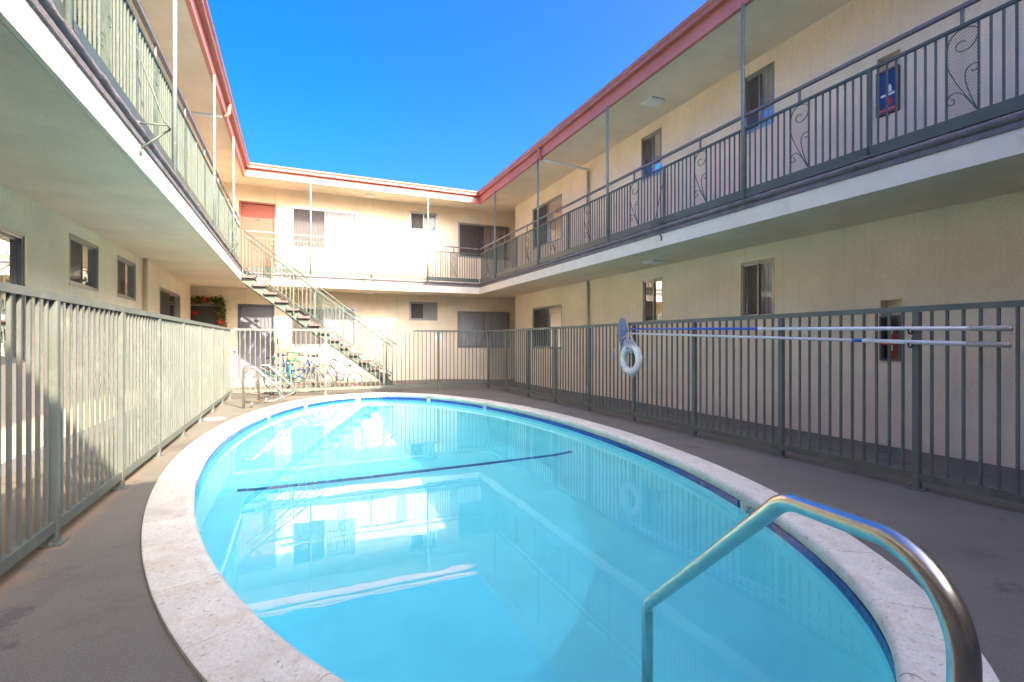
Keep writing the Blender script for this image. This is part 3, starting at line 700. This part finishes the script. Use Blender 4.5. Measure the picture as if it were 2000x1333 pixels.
def slab_on_curve(sa,sb,prof,n,dz=0):
    mb=MB(); m=len(prof)
    for i in range(n+1):
        th=th_at(sa+(sb-sa)*i/n)
        for d,z in prof:
            x,y=off(th,d); mb.v.append((x,y,z+dz))
    for i in range(n):
        for k in range(m):
            l=(k+1)%m; mb.f.append((i*m+l,i*m+k,(i+1)*m+k,(i+1)*m+l))
    mb.f.append(tuple(range(m))); mb.f.append(tuple(n*m+k for k in range(m))[::-1])
    return mb
cop=[(.012,-.034),(-.004,-.026),(-.010,-.008),(-.006,.014),(.006,.030),(.024,.038),(.046,.037),(.066,.030),(.095,.026),(.275,.026),(.283,.020),(.284,-.05),(.012,-.05)]
NS=44
for k in range(NS):
    sa=PER*k/NS+.0035; sb=PER*(k+1)/NS-.0035
    o=part('coping_stone',slab_on_curve(sa,sb,cop,8,random.uniform(-.0012,.0012)),M['coping'],pool); smooth_by_angle(o,50)
part('coping_bed',slab_on_curve(0,PER-1e-4,[(.02,-.0505),(.02,-.03),(.27,-.03),(.275,.017),(.278,.017),(.278,-.2),(.03,-.2)],240),M['mortar'],pool)
# waterline tiles
step=.0765; nt=int(PER/step); step=PER/nt
rows=[(-.0515,-.086),(-.088,-.1225)]
markers=[]   # filled below: arc positions with a white tile
def s_of(x,y):
    best=min(range(0,NT,4),key=lambda i:(ell(IA,IB,2*math.pi*i/NT)[0]-x)**2+(ell(IA,IB,2*math.pi*i/NT)[1]-y)**2); return cum[best]
mk=[(3.23,2.78,'3 ½'),(2.65,10.65,'5'),(3.35,9.0,'nd'),(1.25,11.44,'nd'),(.15,10.6,'5'),(-.43,9.25,'nd')]
mkS=[s_of(m[0],m[1]) for m in mk]
tiles=[]
for r,(zt,zb) in enumerate(rows):
    for k in range(nt):
        s=(k+.5)*step
        if any(abs((s-ms+PER/2)%PER-PER/2)<.053 for ms in mkS): continue
        th=th_at(s); x,y=off(th,0); tiles.append((math.hypot(x,y)+(3 if y<2.2 else 0)+r*.01,k,r))
tiles.sort(); rest=MB()
tp=lambda zt,zb:[(.0,zb),(.0,zt),(.022,zt),(.022,zb)]
for j,(dd,k,r) in enumerate(tiles):
    zt,zb=rows[r]; mb=slab_on_curve(k*step+.0024,(k+1)*step-.0024,tp(zt,zb),1)
    if j<290: part('waterline_tile',mb,M['tile'],pool)
    else:
        b=len(rest.v); rest.v+=mb.v; rest.f+=[tuple(i+b for i in f) for f in mb.f]
part('far_waterline_tiles',rest,M['tile'],pool,kind='stuff')
def text_mesh(txt,size,m,name='marking'):
    c=bpy.data.curves.new(name,'FONT'); c.body=txt; c.size=size; c.align_x='CENTER'; c.align_y='CENTER'; c.extrude=.0006
    o=bpy.data.objects.new(name,c); COL.objects.link(o)
    dg=bpy.context.evaluated_depsgraph_get(); me=bpy.data.meshes.new_from_object(o.evaluated_get(dg)); COL.objects.unlink(o); bpy.data.objects.remove(o)
    me.materials.clear(); me.materials.append(m); me.name=name; return me
for (x,y,t),s in zip(mk,mkS):
    wd=.05
    mo=part('depth_marker',slab_on_curve(s-wd,s+wd,[(-.002,-.122),(-.002,-.0515),(.022,-.0515),(.022,-.122)],3),M['marker'],pool)
    th=th_at(s); px,py=off(th,-.004); nx,ny=math.cos(th)/IA,math.sin(th)/IB; a=math.atan2(ny,nx)
    if t!='nd':
        me=text_mesh(t,.075,M['ink'])
    else:
        q=MB(); 
        q.v=[(.032*math.cos(2*math.pi*i/20),.028*math.sin(2*math.pi*i/20),0) for i in range(20)]+[(.024*math.cos(2*math.pi*i/20),.020*math.sin(2*math.pi*i/20),0) for i in range(20)]
        q.f=[(i,(i+1)%20,20+(i+1)%20,20+i) for i in range(20)]; q.quad((-.02,.014,0),(-.014,.018,0),(.02,-.014,0),(.014,-.018,0)); me=q.data('marking',M['ink'])
    L=pool.location
    o=link('marking',me,mo,(px-L.x,py-L.y,-.088)); 
    o.rotation_euler=Matrix(((math.sin(a)*-1*-1*-1,0,0),(0,1,0),(0,0,1))).to_euler() if False else (R(90),0,a+R(-90)+R(180)+R(0))
    o.rotation_euler=(R(90),0,a-R(90))
# basin
def zfloor(y):
    if y<5.9: return -1.02-.15*(y-.9)/5.0
    if y<6.1: return -1.17
    return -1.17-.75*min(1,(y-6.1)/4.2)
FB=[(1.0,None),(.996,.55),(.985,.33),(.965,.20),(.94,.12),(.905,.06),(.86,.025),(.8,.005)]
def zbed(f_,y):
    zf=zfloor(y)
    if f_<=.8: return zf
    P=[(.8,.005),(.86,.025),(.905,.06),(.94,.12),(.965,.20),(.985,.33),(.996,.55)]
    for (a,b),(c,d) in zip(P,P[1:]):
        if f_<=c: return zf+b+(d-b)*(f_-a)/(c-a)
    return zf+.55
def basin():
    mb=MB(); n=192; fr=[1.0,1.0,.996,.991,.985,.976,.965,.953,.94,.923,.905,.883,.86,.83,.8,.65,.5,.35,.2,.1]
    for j,f_ in enumerate(fr):
        for i in range(n):
            th=2*math.pi*i/n; x,y=off(th,.023)
            x,y=PC[0]+(x-PC[0])*f_,PC[1]+(y-PC[1])*f_
            z=-.045 if j==0 else (-.2 if j==1 else zbed(f_,y))
            mb.v.append((x,y,z))
    c=len(mb.v); mb.v.append((PC[0],PC[1],zfloor(PC[1])))
    for j in range(len(fr)-1):
        for i in range(n):
            k=(i+1)%n; mb.f.append((j*n+i,j*n+k,(j+1)*n+k,(j+1)*n+i))
    for i in range(n): mb.f.append(((len(fr)-1)*n+i,(len(fr)-1)*n+(i+1)%n,c))
    o=part('basin',mb,M['plaster'],pool,smooth=True); o.data.flip_normals()
    return o
bas=basin()
# dark tile line across the floor at the slope break
k=0; x=-.58
while x<3.5:
    zt=zbed(abs(x+.05-PC[0])/(IA+.023),6.0); zt2=zbed(abs(x+.098-PC[0])/(IA+.023),6.0)+.016; zt1=zbed(abs(x+.002-PC[0])/(IA+.023),6.0)+.016
    tb=MB(); tb.v=[(x+.002,5.978,zt1),(x+.098,5.978,zt2),(x+.098,6.052,zt2),(x+.002,6.052,zt1),(x+.002,5.978,zt1-.03),(x+.098,5.978,zt2-.03),(x+.098,6.052,zt2-.03),(x+.002,6.052,zt1-.03)]
    tb.f=[(0,1,2,3),(4,7,6,5),(0,4,5,1),(1,5,6,2),(2,6,7,3),(3,7,4,0)]; part('floor_line_tile',tb,M['linetile'],pool); x+=.1
# skimmer mouth and lid
skl=link('skimmer_lid',MB().disc((0,0,0),.148,40,.008).data('skimmer_lid',M['white'])); skl.location=(-1.16,8.86,.001); tag(skl,'round white skimmer lid flush in the grey deck, between the left fence and the pool','skimmer lid')
wt=MB(); n=192
wt.v=[(*off(2*math.pi*i/n,.018),ZW) for i in range(n)]; wt.f=[tuple(range(n))]
water=link('water',wt.data('water',M['water'],True),kind='structure')
try:
    water.cycles.is_caustics_caster=True; bas.cycles.is_caustics_receiver=True
except Exception as e: print('mnee',e)

# ------------------------------------------------------------------ foreground handrail
def fillet(pts,rad,n=8):
    P=[Vector(p) for p in pts]; out=[P[0]]
    for i in range(1,len(P)-1):
        a,b,c=P[i-1],P[i],P[i+1]; r=rad[i-1] if isinstance(rad,(list,tuple)) else rad
        u=(a-b).normalized(); v=(c-b).normalized(); half=u.angle(v)/2; t=min(r/math.tan(half),(a-b).length*.49,(c-b).length*.49); rr_=t*math.tan(half)
        cen=b+(u+v).normalized()*(rr_/math.sin(half)); s=b+u*t; e=b+v*t; s0=s-cen; e0=e-cen; an=s0.angle(e0)
        for k in range(n+1):
            f_=k/n; out.append(cen+(s0*math.sin((1-f_)*an)+e0*math.sin(f_*an))/math.sin(an))
    out.append(P[-1]); return out
hA=(1.105,.495); hB=(1.43,1.78)
H=lambda t,z:(hA[0]+(hB[0]-hA[0])*t,hA[1]+(hB[1]-hA[1])*t,z)
hr=link('pool_handrail',MB().tube(fillet([H(0,0),H(0,.80),H(.345,.772),H(1,.03),H(1,-1.0)],[.17,.15,.06],12),.0245,20).data('pool_handrail',M['steel'],True)); tag(hr,'large bent stainless steel handrail in the foreground, from the deck down into the water','handrail')
# ladder rails at the far left corner
for i,(fx,fy,ln) in enumerate(((-.88,10.2,.58),(-.68,10.9,.58))):
    g=thing('ladder_rail',('nearer','farther')[i]+' of the two looped stainless grab rails by the left corner of the pool','grab rail',(fx,fy,-.01),'looped grab rails')
    mb=MB().tube(fillet([(0,0,0),(0,0,.745),(.16,0,.745),(ln+.12,0,.22),(ln-.12,0,.105),(.03,0,.105)],[.10,.10,.14,.06],9),.0235,14)
    link('rail',mb.data('rail',M['steel'],True),g); link('short_post',MB().tube([(.125,0,0),(.125,0,.10)],.0235,14).data('short_post',M['steel'],True),g)

# ------------------------------------------------------------------ poles, net and life ring on the right fence
HX=FXR-.035
p1=thing('pool_pole','upper telescopic pole on the right fence, blue for its first third then white','pole',(HX,4,1.34),'telescopic cleaning poles')
A=Vector((HX-.02,6.12,1.39)); B=Vector((HX-.02,1.79,1.292)); al=lambda A,B,t:tuple(A+(B-A)*t)
part('blue_section',MB().tube([al(A,B,0),al(A,B,.52)],.0135,12),M['bluep'],p1,True); part('collar',MB().tube([al(A,B,.52),al(A,B,.532)],.021,12),M['white'],p1,True)
part('white_section',MB().tube([al(A,B,.532),al(A,B,.955)],.0165,12),M['whitep'],p1,True); part('grip',MB().tube([al(A,B,.945),al(A,B,1)],.0195,12),M['grip'],p1,True)
A2=Vector((HX-.02,6.2,1.325)); B2=Vector((HX-.02,1.80,1.175))
p2=thing('pool_pole','lower telescopic pole on the right fence, all white with one short blue band','pole',(HX,4,1.25),'telescopic cleaning poles')
part('white_section',MB().tube([al(A2,B2,0),al(A2,B2,.755)],.0145,12),M['whitep'],p2,True); part('blue_band',MB().tube([al(A2,B2,.755),al(A2,B2,.775)],.0155,12),M['bluep'],p2,True)
part('collar',MB().tube([al(A2,B2,.778),al(A2,B2,.792)],.022,12),M['white'],p2,True); part('lower_section',MB().tube([al(A2,B2,.775),al(A2,B2,.955)],.0175,12),M['whitep'],p2,True); part('grip',MB().tube([al(A2,B2,.945),al(A2,B2,1)],.020,12),M['grip'],p2,True)
for y,z in ((2.42,1.18),(2.42,1.29),(6.06,1.30),(6.06,1.375)):
    hk=link('pole_hook',MB().tube([(0,0,.05),(0,0,-.015),(-.018,0,-.03),(-.045,0,-.025),(-.06,0,.01)],.006,6).data('pole_hook',M['black'],True),None,(FXR-.027,y,z))
    tag(hk,'small black hook holding the '+('lower' if z in(1.18,1.30) else 'upper')+' pole on the right fence, at the pole\'s '+('grip end' if y<4 else 'net end'),'hook','hooks carrying the poles')
net=thing('leaf_net','blue leaf skimmer net hanging above the life ring on the right fence','net',(HX-.03,6.3,1.34))
hoop=[(0,.13*math.sin(a)*(1 if math.cos(a)>0 else .8),.23*math.cos(a)) for a in [2*math.pi*i/28 for i in range(28)]]
link('hoop',MB().tube(hoop,.010,8,closed=True).data('hoop',M['grip'],True),net)
nb=MB(); ns=7
for j in range(ns+1):
    r_=j/ns
    for (a,b,c) in hoop: nb.v.append((-.05*(1-r_**2)-.0,b*r_,c*r_))
for j in range(ns):
    for i in range(28):
        k=(i+1)%28; nb.f.append((j*28+i,j*28+k,(j+1)*28+k,(j+1)*28+i))
def mat_net():
    m,nt,N,L=new_mat('blue_net_mesh'); out=N.new("ShaderNodeOutputMaterial"); p=N.new("ShaderNodeBsdfPrincipled"); p.inputs['Base Color'].default_value=(.10,.17,.30,1); p.inputs['Roughness'].default_value=.7; p.inputs['Alpha'].default_value=.72
    L.new(p.outputs[0],out.inputs[0]); return m
link('mesh_bag',nb.data('mesh_bag',mat_net(),True),net)
link('net_arm',MB().tube([(-.005,-.13,.03),(-.005,-.03,-.02),(-.005,.06,.1)],.011,8).tube([(-.005,-.03,-.05),(-.005,.03,-.22)],.016,8).data('net_arm',M['bluep'],True),net)
ring=thing('life_ring','weathered white life ring with a coil of rope, hung on the right fence post','life ring',(HX-.05,6.07,.94))
link('ring_body',MB().torus((0,0,0),(1,0,0),.185,.052,40,14).data('ring_body',M['ring'],True),ring)
for i in range(4):
    a=R(45+90*i); cc=(0,.185*math.cos(a),.185*math.sin(a)); tx=(0,-math.sin(a),math.cos(a))
    mb=MB().tube([tuple(cc[j]+tx[j]*(-.022) for j in range(3)),tuple(cc[j]+tx[j]*.022 for j in range(3))],.0545,14,cap=False); link('ring_strap',mb.data('ring_strap',M['white'],True),ring)
gr=MB(); pts=[]
for i in range(72):
    a=2*math.pi*i/72; sag=.012*abs(math.sin(2*a)); pts.append((-.03,(.245+sag)*math.cos(a),(.245+sag)*math.sin(a)))
link('grab_line',gr.tube(pts,.005,5,closed=True).data('grab_line',M['rope'],True),ring)
rope=thing('rope_coil','bunched violet white throw rope looped over the top of the life ring','rope',(HX-.07,6.05,1.15))
mb=MB()
for i in range(13):
    a=random.uniform(-.9,.9); r1=random.uniform(.05,.11); cy=random.uniform(-.07,.07); ph=random.uniform(0,6)
    mb.tube([(-.02+.02*math.sin(t*2+ph),cy+r1*math.cos(t)*(.75)+.02*math.sin(3*t+ph),-.02+a*.03+r1*.9*math.sin(t)) for t in [2*math.pi*k/18 for k in range(18)]],.0048,5,closed=True)
link('coil',mb.data('coil',M['rope'],True),rope)
mb=MB(); mb.tube([(0,-.02,.16),(.0,-.05,.08),(-.02,-.02,-.02)],.005,5); mb.tube([(0,.03,.16),(0,.07,.05),(-.02,.03,-.04)],.005,5); link('hanging_loop',mb.data('hanging_loop',M['rope'],True),rope)
mb=MB(); mb.tube([(0,.08,.14),(0,.32,.09),(0,.42,-.06),(0,.40,-.22),(0,.22,-.33),(0,.05,-.30)],.0045,6)
mb.tube([(0,.10,.15),(0,.22,.08),(0,.27,-.06),(0,.2,-.2),(0,.1,-.28)],.004,6); mb.tube([(0,.05,-.44),(.0,-.02,-.49),(0,-.1,-.46),(0,-.16,-.38)],.004,6)
hs=link('loose_line',mb.data('loose_line',M['rope'],True),rope)

# ------------------------------------------------------------------ extinguisher niches
def cabinet(zb,s0,s1,h,label,elabel,card):
    yc=(s0+s1)/2; W=s1-s0; D=.14
    # plastered recess of the wall
    n=MB(); f=WING['right']; zt=zb+h
    n.quad(f(s0,-D,zb),f(s1,-D,zb),f(s1,-D,zt),f(s0,-D,zt))
    for a,b in (((s0,zb),(s0,zt)),((s0,zt),(s1,zt)),((s1,zt),(s1,zb)),((s1,zb),(s0,zb))): n.quad(f(a[0],-.109,a[1]),f(b[0],-.109,b[1]),f(b[0],-D,b[1]),f(a[0],-D,a[1]))
    part('niche_back',n,M['stucco'],right)
    hb=h*.74
    t=thing('extinguisher_cabinet',label,'cabinet',(WR-.0,yc,zb),'extinguisher cabinets')
    # local: x = depth (negative to courtyard), y along
    b=MB(); b.box(.105,.125,-W/2+.006,W/2-.006,.01,hb); b.box(-.02,.105,-W/2+.006,-W/2+.02,.01,hb); b.box(-.02,.105,W/2-.02,W/2-.006,.01,hb); b.box(-.02,.105,-W/2+.02,W/2-.02,.01,.022); b.box(-.02,.105,-W/2+.02,W/2-.02,hb-.012,hb)
    link('case',b.data('case',M['cabinet']),t)
    d=MB(); e=.022
    d.box(-.034,-.0205,-W/2+.004,W/2-.004,.008,.008+e); d.box(-.034,-.0205,-W/2+.004,W/2-.004,hb-e,hb+.004); d.box(-.034,-.0205,-W/2+.004,-W/2+.004+e*.7,.008+e,hb-e); d.box(-.034,-.0205,W/2-.004-e*.7,W/2-.004,.008+e,hb-e)
    link('door_frame',d.data('door_frame',M['cabinet']),t)
    link('door_glass',MB().quad((-.028,-W/2+.02,.03),(-.028,W/2-.02,.03),(-.028,W/2-.02,hb-e),(-.028,-W/2+.02,hb-e)).data('door_glass',M['glass']),t)
    ly=.10 if card else .40
    lb=link('label_strip',MB().box(-.0300,-.0285,-W/2+.03,W/2-.03,hb*(ly-.04),hb*(ly+.04)).data('label_strip',M['labelred']),t)
    me=text_mesh('FIRE EXTINGUISHER',.019,M['white'],'lettering'); o=link('lettering',me,lb,(-.0312,0,hb*ly),(R(90),0,R(-90)))
    if card:
        cd=link('safety_card',MB().box(-.0300,-.0288,-W/2+.022,W/2-.022,hb*.16,hb*.93).data('safety_card',M['bluecard']),t)
        link('printed_bar',MB().box(-.0308,-.0301,-W/2+.045,W/2-.06,hb*.40,hb*.455).data('printed_bar',M['white']),cd)
        pf=MB(); pf.v=[(-.0309,y,z*hb) for y,z in ((-.005,.47),(-.055,.47),(-.05,.60),(-.03,.66),(-.012,.60))]; pf.f=[(0,1,2,3,4)]; link('printed_figure',pf.data('printed_figure',M['whitep']),cd)
        pf=MB(); pf.v=[(-.0309,-.03+.03*math.cos(a*.4488),(.27+.09*math.sin(a*.4488))*hb) for a in range(14)]; pf.f=[tuple(range(14))]; link('printed_spot',pf.data('printed_spot',M['labelred']),cd)
    x=thing('fire_extinguisher',elabel,'extinguisher',(WR+.042,yc,zb+.03),'fire extinguishers')
    prof=[(0,.0),(.05,.0),(.055,.01),(.055,.27),(.045,.305),(.02,.325),(.016,.345)]
    mb=MB(); nn=18
    for r_,z in prof:
        for i in range(nn): mb.v.append((r_*math.cos(2*math.pi*i/nn),r_*math.sin(2*math.pi*i/nn),z))
    for j in range(len(prof)-1):
        for i in range(nn): k=(i+1)%nn; mb.f.append((j*nn+i,j*nn+k,(j+1)*nn+k,(j+1)*nn+i))
    link('cylinder',mb.data('cylinder',M['red'],True),x)
    link('valve',MB().cbox((0,0,.36),(.03,.03,.035)).data('valve',M['black']),x); link('lever',MB().box(-.012,.012,-.09,.02,.378,.388).box(-.012,.012,-.08,.02,.4,.408).data('lever',M['black']),x)
    link('hose',MB().tube([(0,.02,.36),(0,.06,.34),(0,.07,.2),(0,.066,.08)],.01,8).data('hose',M['black'],True),x)
    link('label_sheet',MB().box(-.0570,-.0555,-.026,.026,.10,.22).data('label_sheet',M['white']),x)
    link('inspection_tag',MB().box(-.058,-.0565,-.028,.022,.30,.39).data('inspection_tag',M['bluecard' if card else 'lampwhite']),x)
cabinet(.96,3.59,3.83,.75,'glass fronted extinguisher cabinet in the ground floor niche, behind the fence','red extinguisher inside the ground floor cabinet',False)
cabinet(3.99,3.61,3.87,.74,'extinguisher cabinet with a blue card in the upstairs niche, behind the balcony railing','red extinguisher inside the upstairs cabinet',True)

# ------------------------------------------------------------------ bicycles
def bicycle(label,loc,rotz,r,base,frame_m,fender_m,tyre_m,saddle_m,grip_m,hb_h=.98,seat_h=.84,lean=0,step_thru=True,basket=False,training=False):
    """local x = forward (front wheel at +base/2)"""
    t=thing('bicycle',label,'bicycle',loc,'bicycles parked under the staircase'); t.rotation_euler=(lean,0,rotz)
    k=base/1.05
    rx,fx=-base/2,base/2; bb=(-.08*k,0,r*.85); sc_=(-.24*k,0,seat_h-.12*k); hd=(fx-.20*k,0,hb_h-.16*k); hd2=(fx-.16*k,0,hb_h-.30*k)
    fm=MB(); w=.016*k+.003
    fm.tube([bb,sc_],w,8); fm.tube([hd,hd2],w*1.15,8)
    fm.tube([hd2,(.1*k,0,r*1.15),bb],w*1.15,8)
    fm.tube([hd,(.12*k,0,(hd[2]+bb[2])/2+.02),(-.17*k,0,(bb[2]+sc_[2])/2)] if step_thru else [hd,(sc_[0]+.02,0,sc_[2]-.04)],w,8)
    for y in (-.035*k,.035*k):
        fm.tube([bb,(rx,y,r)],w*.7,6); fm.tube([(sc_[0],0,sc_[2]-.06),(rx,y,r)],w*.6,6)
    link('frame',fm.data('frame',M[frame_m],True),t)
    fk=MB()
    for y in (-.04*k,.04*k): fk.tube([hd2,(hd2[0]+.03,y,hd2[2]-.08*k),(fx,y,r)],w*.75,6)
    link('fork',fk.data('fork',M[frame_m],True),t)
    for x in (fx,rx):
        wh=link('wheel',MB().torus((0,0,0),(0,1,0),r-.022*k-.008,.009,36,6).data('wheel',M['chrome'],True),t,(x,0,r))
        link('tyre',MB().torus((0,0,0),(0,1,0),r-.022*k,.021*k,36,8).data('tyre',M[tyre_m],True),wh)
        sp=MB(); sp.tube([(0,-.03,0),(0,.03,0)],.018,8)
        for i in range(20):
            a=2*math.pi*i/20; sp.tube([(0,.015*(-1)**i,0),((r-.03)*math.cos(a),0,(r-.03)*math.sin(a))],.0016,3,cap=False)
        link('spokes',sp.data('spokes',M['chrome']),wh)
        if fender_m:
            fd=MB(); a0,a1=(R(20),R(170)) if x<0 else (R(30),R(150)); pts=[((r+.02)*math.cos(a0+(a1-a0)*i/14),0,(r+.02)*math.sin(a0+(a1-a0)*i/14)) for i in range(15)]
            fd.tube(pts,.007,6,sx=4.0); link('mudguard',fd.data('mudguard',M[fender_m],True),wh)
    sd=MB(); c=(sc_[0]-.03,0,seat_h)
    sd.tube([(c[0]-.12*k,0,c[2]),(c[0]-.06*k,0,c[2]+.01),(c[0]+.04*k,0,c[2]),(c[0]+.14*k,0,c[2]-.01)],[.05*k,.045*k,.022*k,.01*k],10,sx=1.7); link('saddle',sd.data('saddle',M[saddle_m],True),t)
    link('seat_post',MB().tube([sc_,(c[0],0,c[2]-.03)],.012,8).data('seat_post',M['chrome'],True),t)
    hbm=MB(); h0=Vector(hd)
    hbm.tube([h0,(h0.x-.02,0,hb_h-.02)],.012,8); 
    hp=[(h0.x-.22*k,-.27*k,hb_h+.0),(h0.x-.08*k,-.24*k,hb_h+.03),(h0.x+.02*k,-.12*k,hb_h),(h0.x-.01,0,hb_h-.02),(h0.x+.02*k,.12*k,hb_h),(h0.x-.08*k,.24*k,hb_h+.03),(h0.x-.22*k,.27*k,hb_h+.0)]
    hbm.tube(hp,.011,8); hb=link('handlebar',hbm.data('handlebar',M['chrome'],True),t)
    for sgn in (0,-1):
        a_,b_=(hp[0],hp[1]) if sgn==0 else (hp[-1],hp[-2]); a_=Vector(a_); b_=Vector(b_); link('grip',MB().tube([a_,a_+(b_-a_)*.75],.018,8).data('grip',M[grip_m],True),hb)
    cr=MB().tube([(bb[0],-.05,bb[2]),(bb[0],.05,bb[2])],.02,10); cr.tube([(bb[0],.055,bb[2]),(bb[0]+.14*k,.055,bb[2]-.06*k)],.009,6); cr.tube([(bb[0],-.055,bb[2]),(bb[0]-.14*k,-.055,bb[2]+.06*k)],.009,6)
    cr.torus((bb[0],.04,bb[2]),(0,1,0),.075*k,.006,24,6); link('crank',cr.data('crank',M['chrome'],True),t)
    for sx_ in (1,-1): link('pedal',MB().cbox((bb[0]+sx_*.15*k,sx_*.09,bb[2]-sx_*.06*k),(.09*k,.08,.022)).data('pedal',M['pink_plastic' if training else 'black']),t)
    ch=MB(); ch.tube([(bb[0],.045,bb[2]+.07*k),(rx,.045,r+.03)],.004,4); ch.tube([(bb[0],.045,bb[2]-.07*k),(rx,.045,r-.03)],.004,4); link('chain',ch.data('chain',M['black']),t)
    if training:
        for y in (-.14,.14):
            link('training_wheel',MB().torus((rx-.02,y,.055),(0,1,0),.042,.014,18,8).data('training_wheel',M['pink_plastic'],True),t)
        link('training_wheel_arm',MB().tube([(rx,-.14,.06),(rx,-.05,r),(rx,.05,r),(rx,.14,.06)],.006,6).data('training_wheel_arm',M['chrome'],True),t)
g0=-.045
bicycle('mint and teal bicycle with white tyres and a green saddle, nearest the gate',(-.33,13.02,g0),R(180),.33,1.04,'mint_paint',None,'tyre_white','green_vinyl','mint_paint',hb_h=.84,seat_h=.80,lean=R(-3))
bicycle('bright blue bicycle with a black saddle, behind the mint one',(-.06,13.22,g0),R(2),.335,1.04,'blue_paint','tyre_white','tyre_white','black','black',hb_h=.92,seat_h=.92,lean=R(4))
bicycle('dark bicycle with plum coloured mudguards, behind the blue one',(.12,13.45,g0),R(183),.34,1.05,'teal_paint','plum_paint','tyre_dark','black','green_vinyl',hb_h=.95,seat_h=.88,lean=R(3))
bicycle('small purple child\'s bicycle with pink pedals and training wheels, under the stairs',(1.08,13.55+.62,g0),R(178),.205,.76,'purple_paint','purple_paint','tyre_white','tyre_white','pink_plastic',hb_h=.74,seat_h=.58,lean=R(-2),training=True)
sc=thing('kick_scooter','turquoise kick scooter leaning on the mint bicycle by the fence','scooter',(-.3,12.72,g0))
link('deck',MB().chbox((0,0,.075),(.42,.11,.022),.01).data('deck',M['teal_paint']),sc)
link('stem',MB().tube([(.19,0,.07),(.22,0,.12),(.12,.07,.70)],.017,10).data('stem',M['teal_paint'],True),sc); link('handlebar',MB().tube([(.0,.07,.70),(.24,.07,.71)],.012,8).data('handlebar',M['black'],True),sc)
for x in (-.23,.24): link('wheel',MB().torus((x,0,.055),(0,1,0),.038,.017,20,8).data('wheel',M['black'],True),sc)

# ------------------------------------------------------------------ garland round the far left door
gl=thing('garland','christmas garland with red bows hung round the dark door in the far left corner','garland',(-2.3,WB-.06,2.2))
path=[(-2.78,1.9),(-2.76,2.33),(-1.93,2.33),(-1.90,1.2)]
def along(t):
    seg=[math.dist(path[i],path[i+1]) for i in range(3)]; L=sum(seg)*t
    for i in range(3):
        if L<=seg[i] or i==2: u=L/seg[i]; return (path[i][0]+(path[i+1][0]-path[i][0])*u,path[i][1]+(path[i+1][1]-path[i][1])*u)
        L-=seg[i]
def clump(n,size,spread,matn,nm):
    mb=MB()
    for i in range(n):
        x,z=along(random.random()); c=Vector((x+random.gauss(0,spread),WB-.07+random.uniform(-.05,.04),z+random.gauss(0,spread)))
        d=Vector((random.uniform(-1,1),random.uniform(-1,.2),random.uniform(-1,1))).normalized(); e=d.orthogonal().normalized(); s=size*random.uniform(.6,1.3)
        mb.quad(tuple(c-d*s),tuple(c+e*s*.3),tuple(c+d*s),tuple(c-e*s*.3))
    part(nm,mb,M[matn],gl,kind='stuff')
clump(1300,.05,.05,'leaf_green','needles'); clump(900,.034,.055,'leaf_gold','gold_leaves'); clump(420,.03,.055,'petal_red','red_berries')
for (x,z) in ((-2.33,2.35),(-1.93,1.75),(-2.55,1.98),(-2.72,2.3)):
    mb=MB()
    for i in range(12):
        a=2*math.pi*i/12+random.uniform(-.2,.2); d=Vector((math.cos(a),-.25,math.sin(a))); e=Vector((-math.sin(a),0,math.cos(a))); c=Vector((x,WB-.13,z)); s=.085 if i%2 else .06
        mb.quad(tuple(c),tuple(c+d*s*.5+e*s*.3),tuple(c+d*s),tuple(c+d*s*.5-e*s*.3))
    part('red_flower',mb,M['petal_red'],gl)
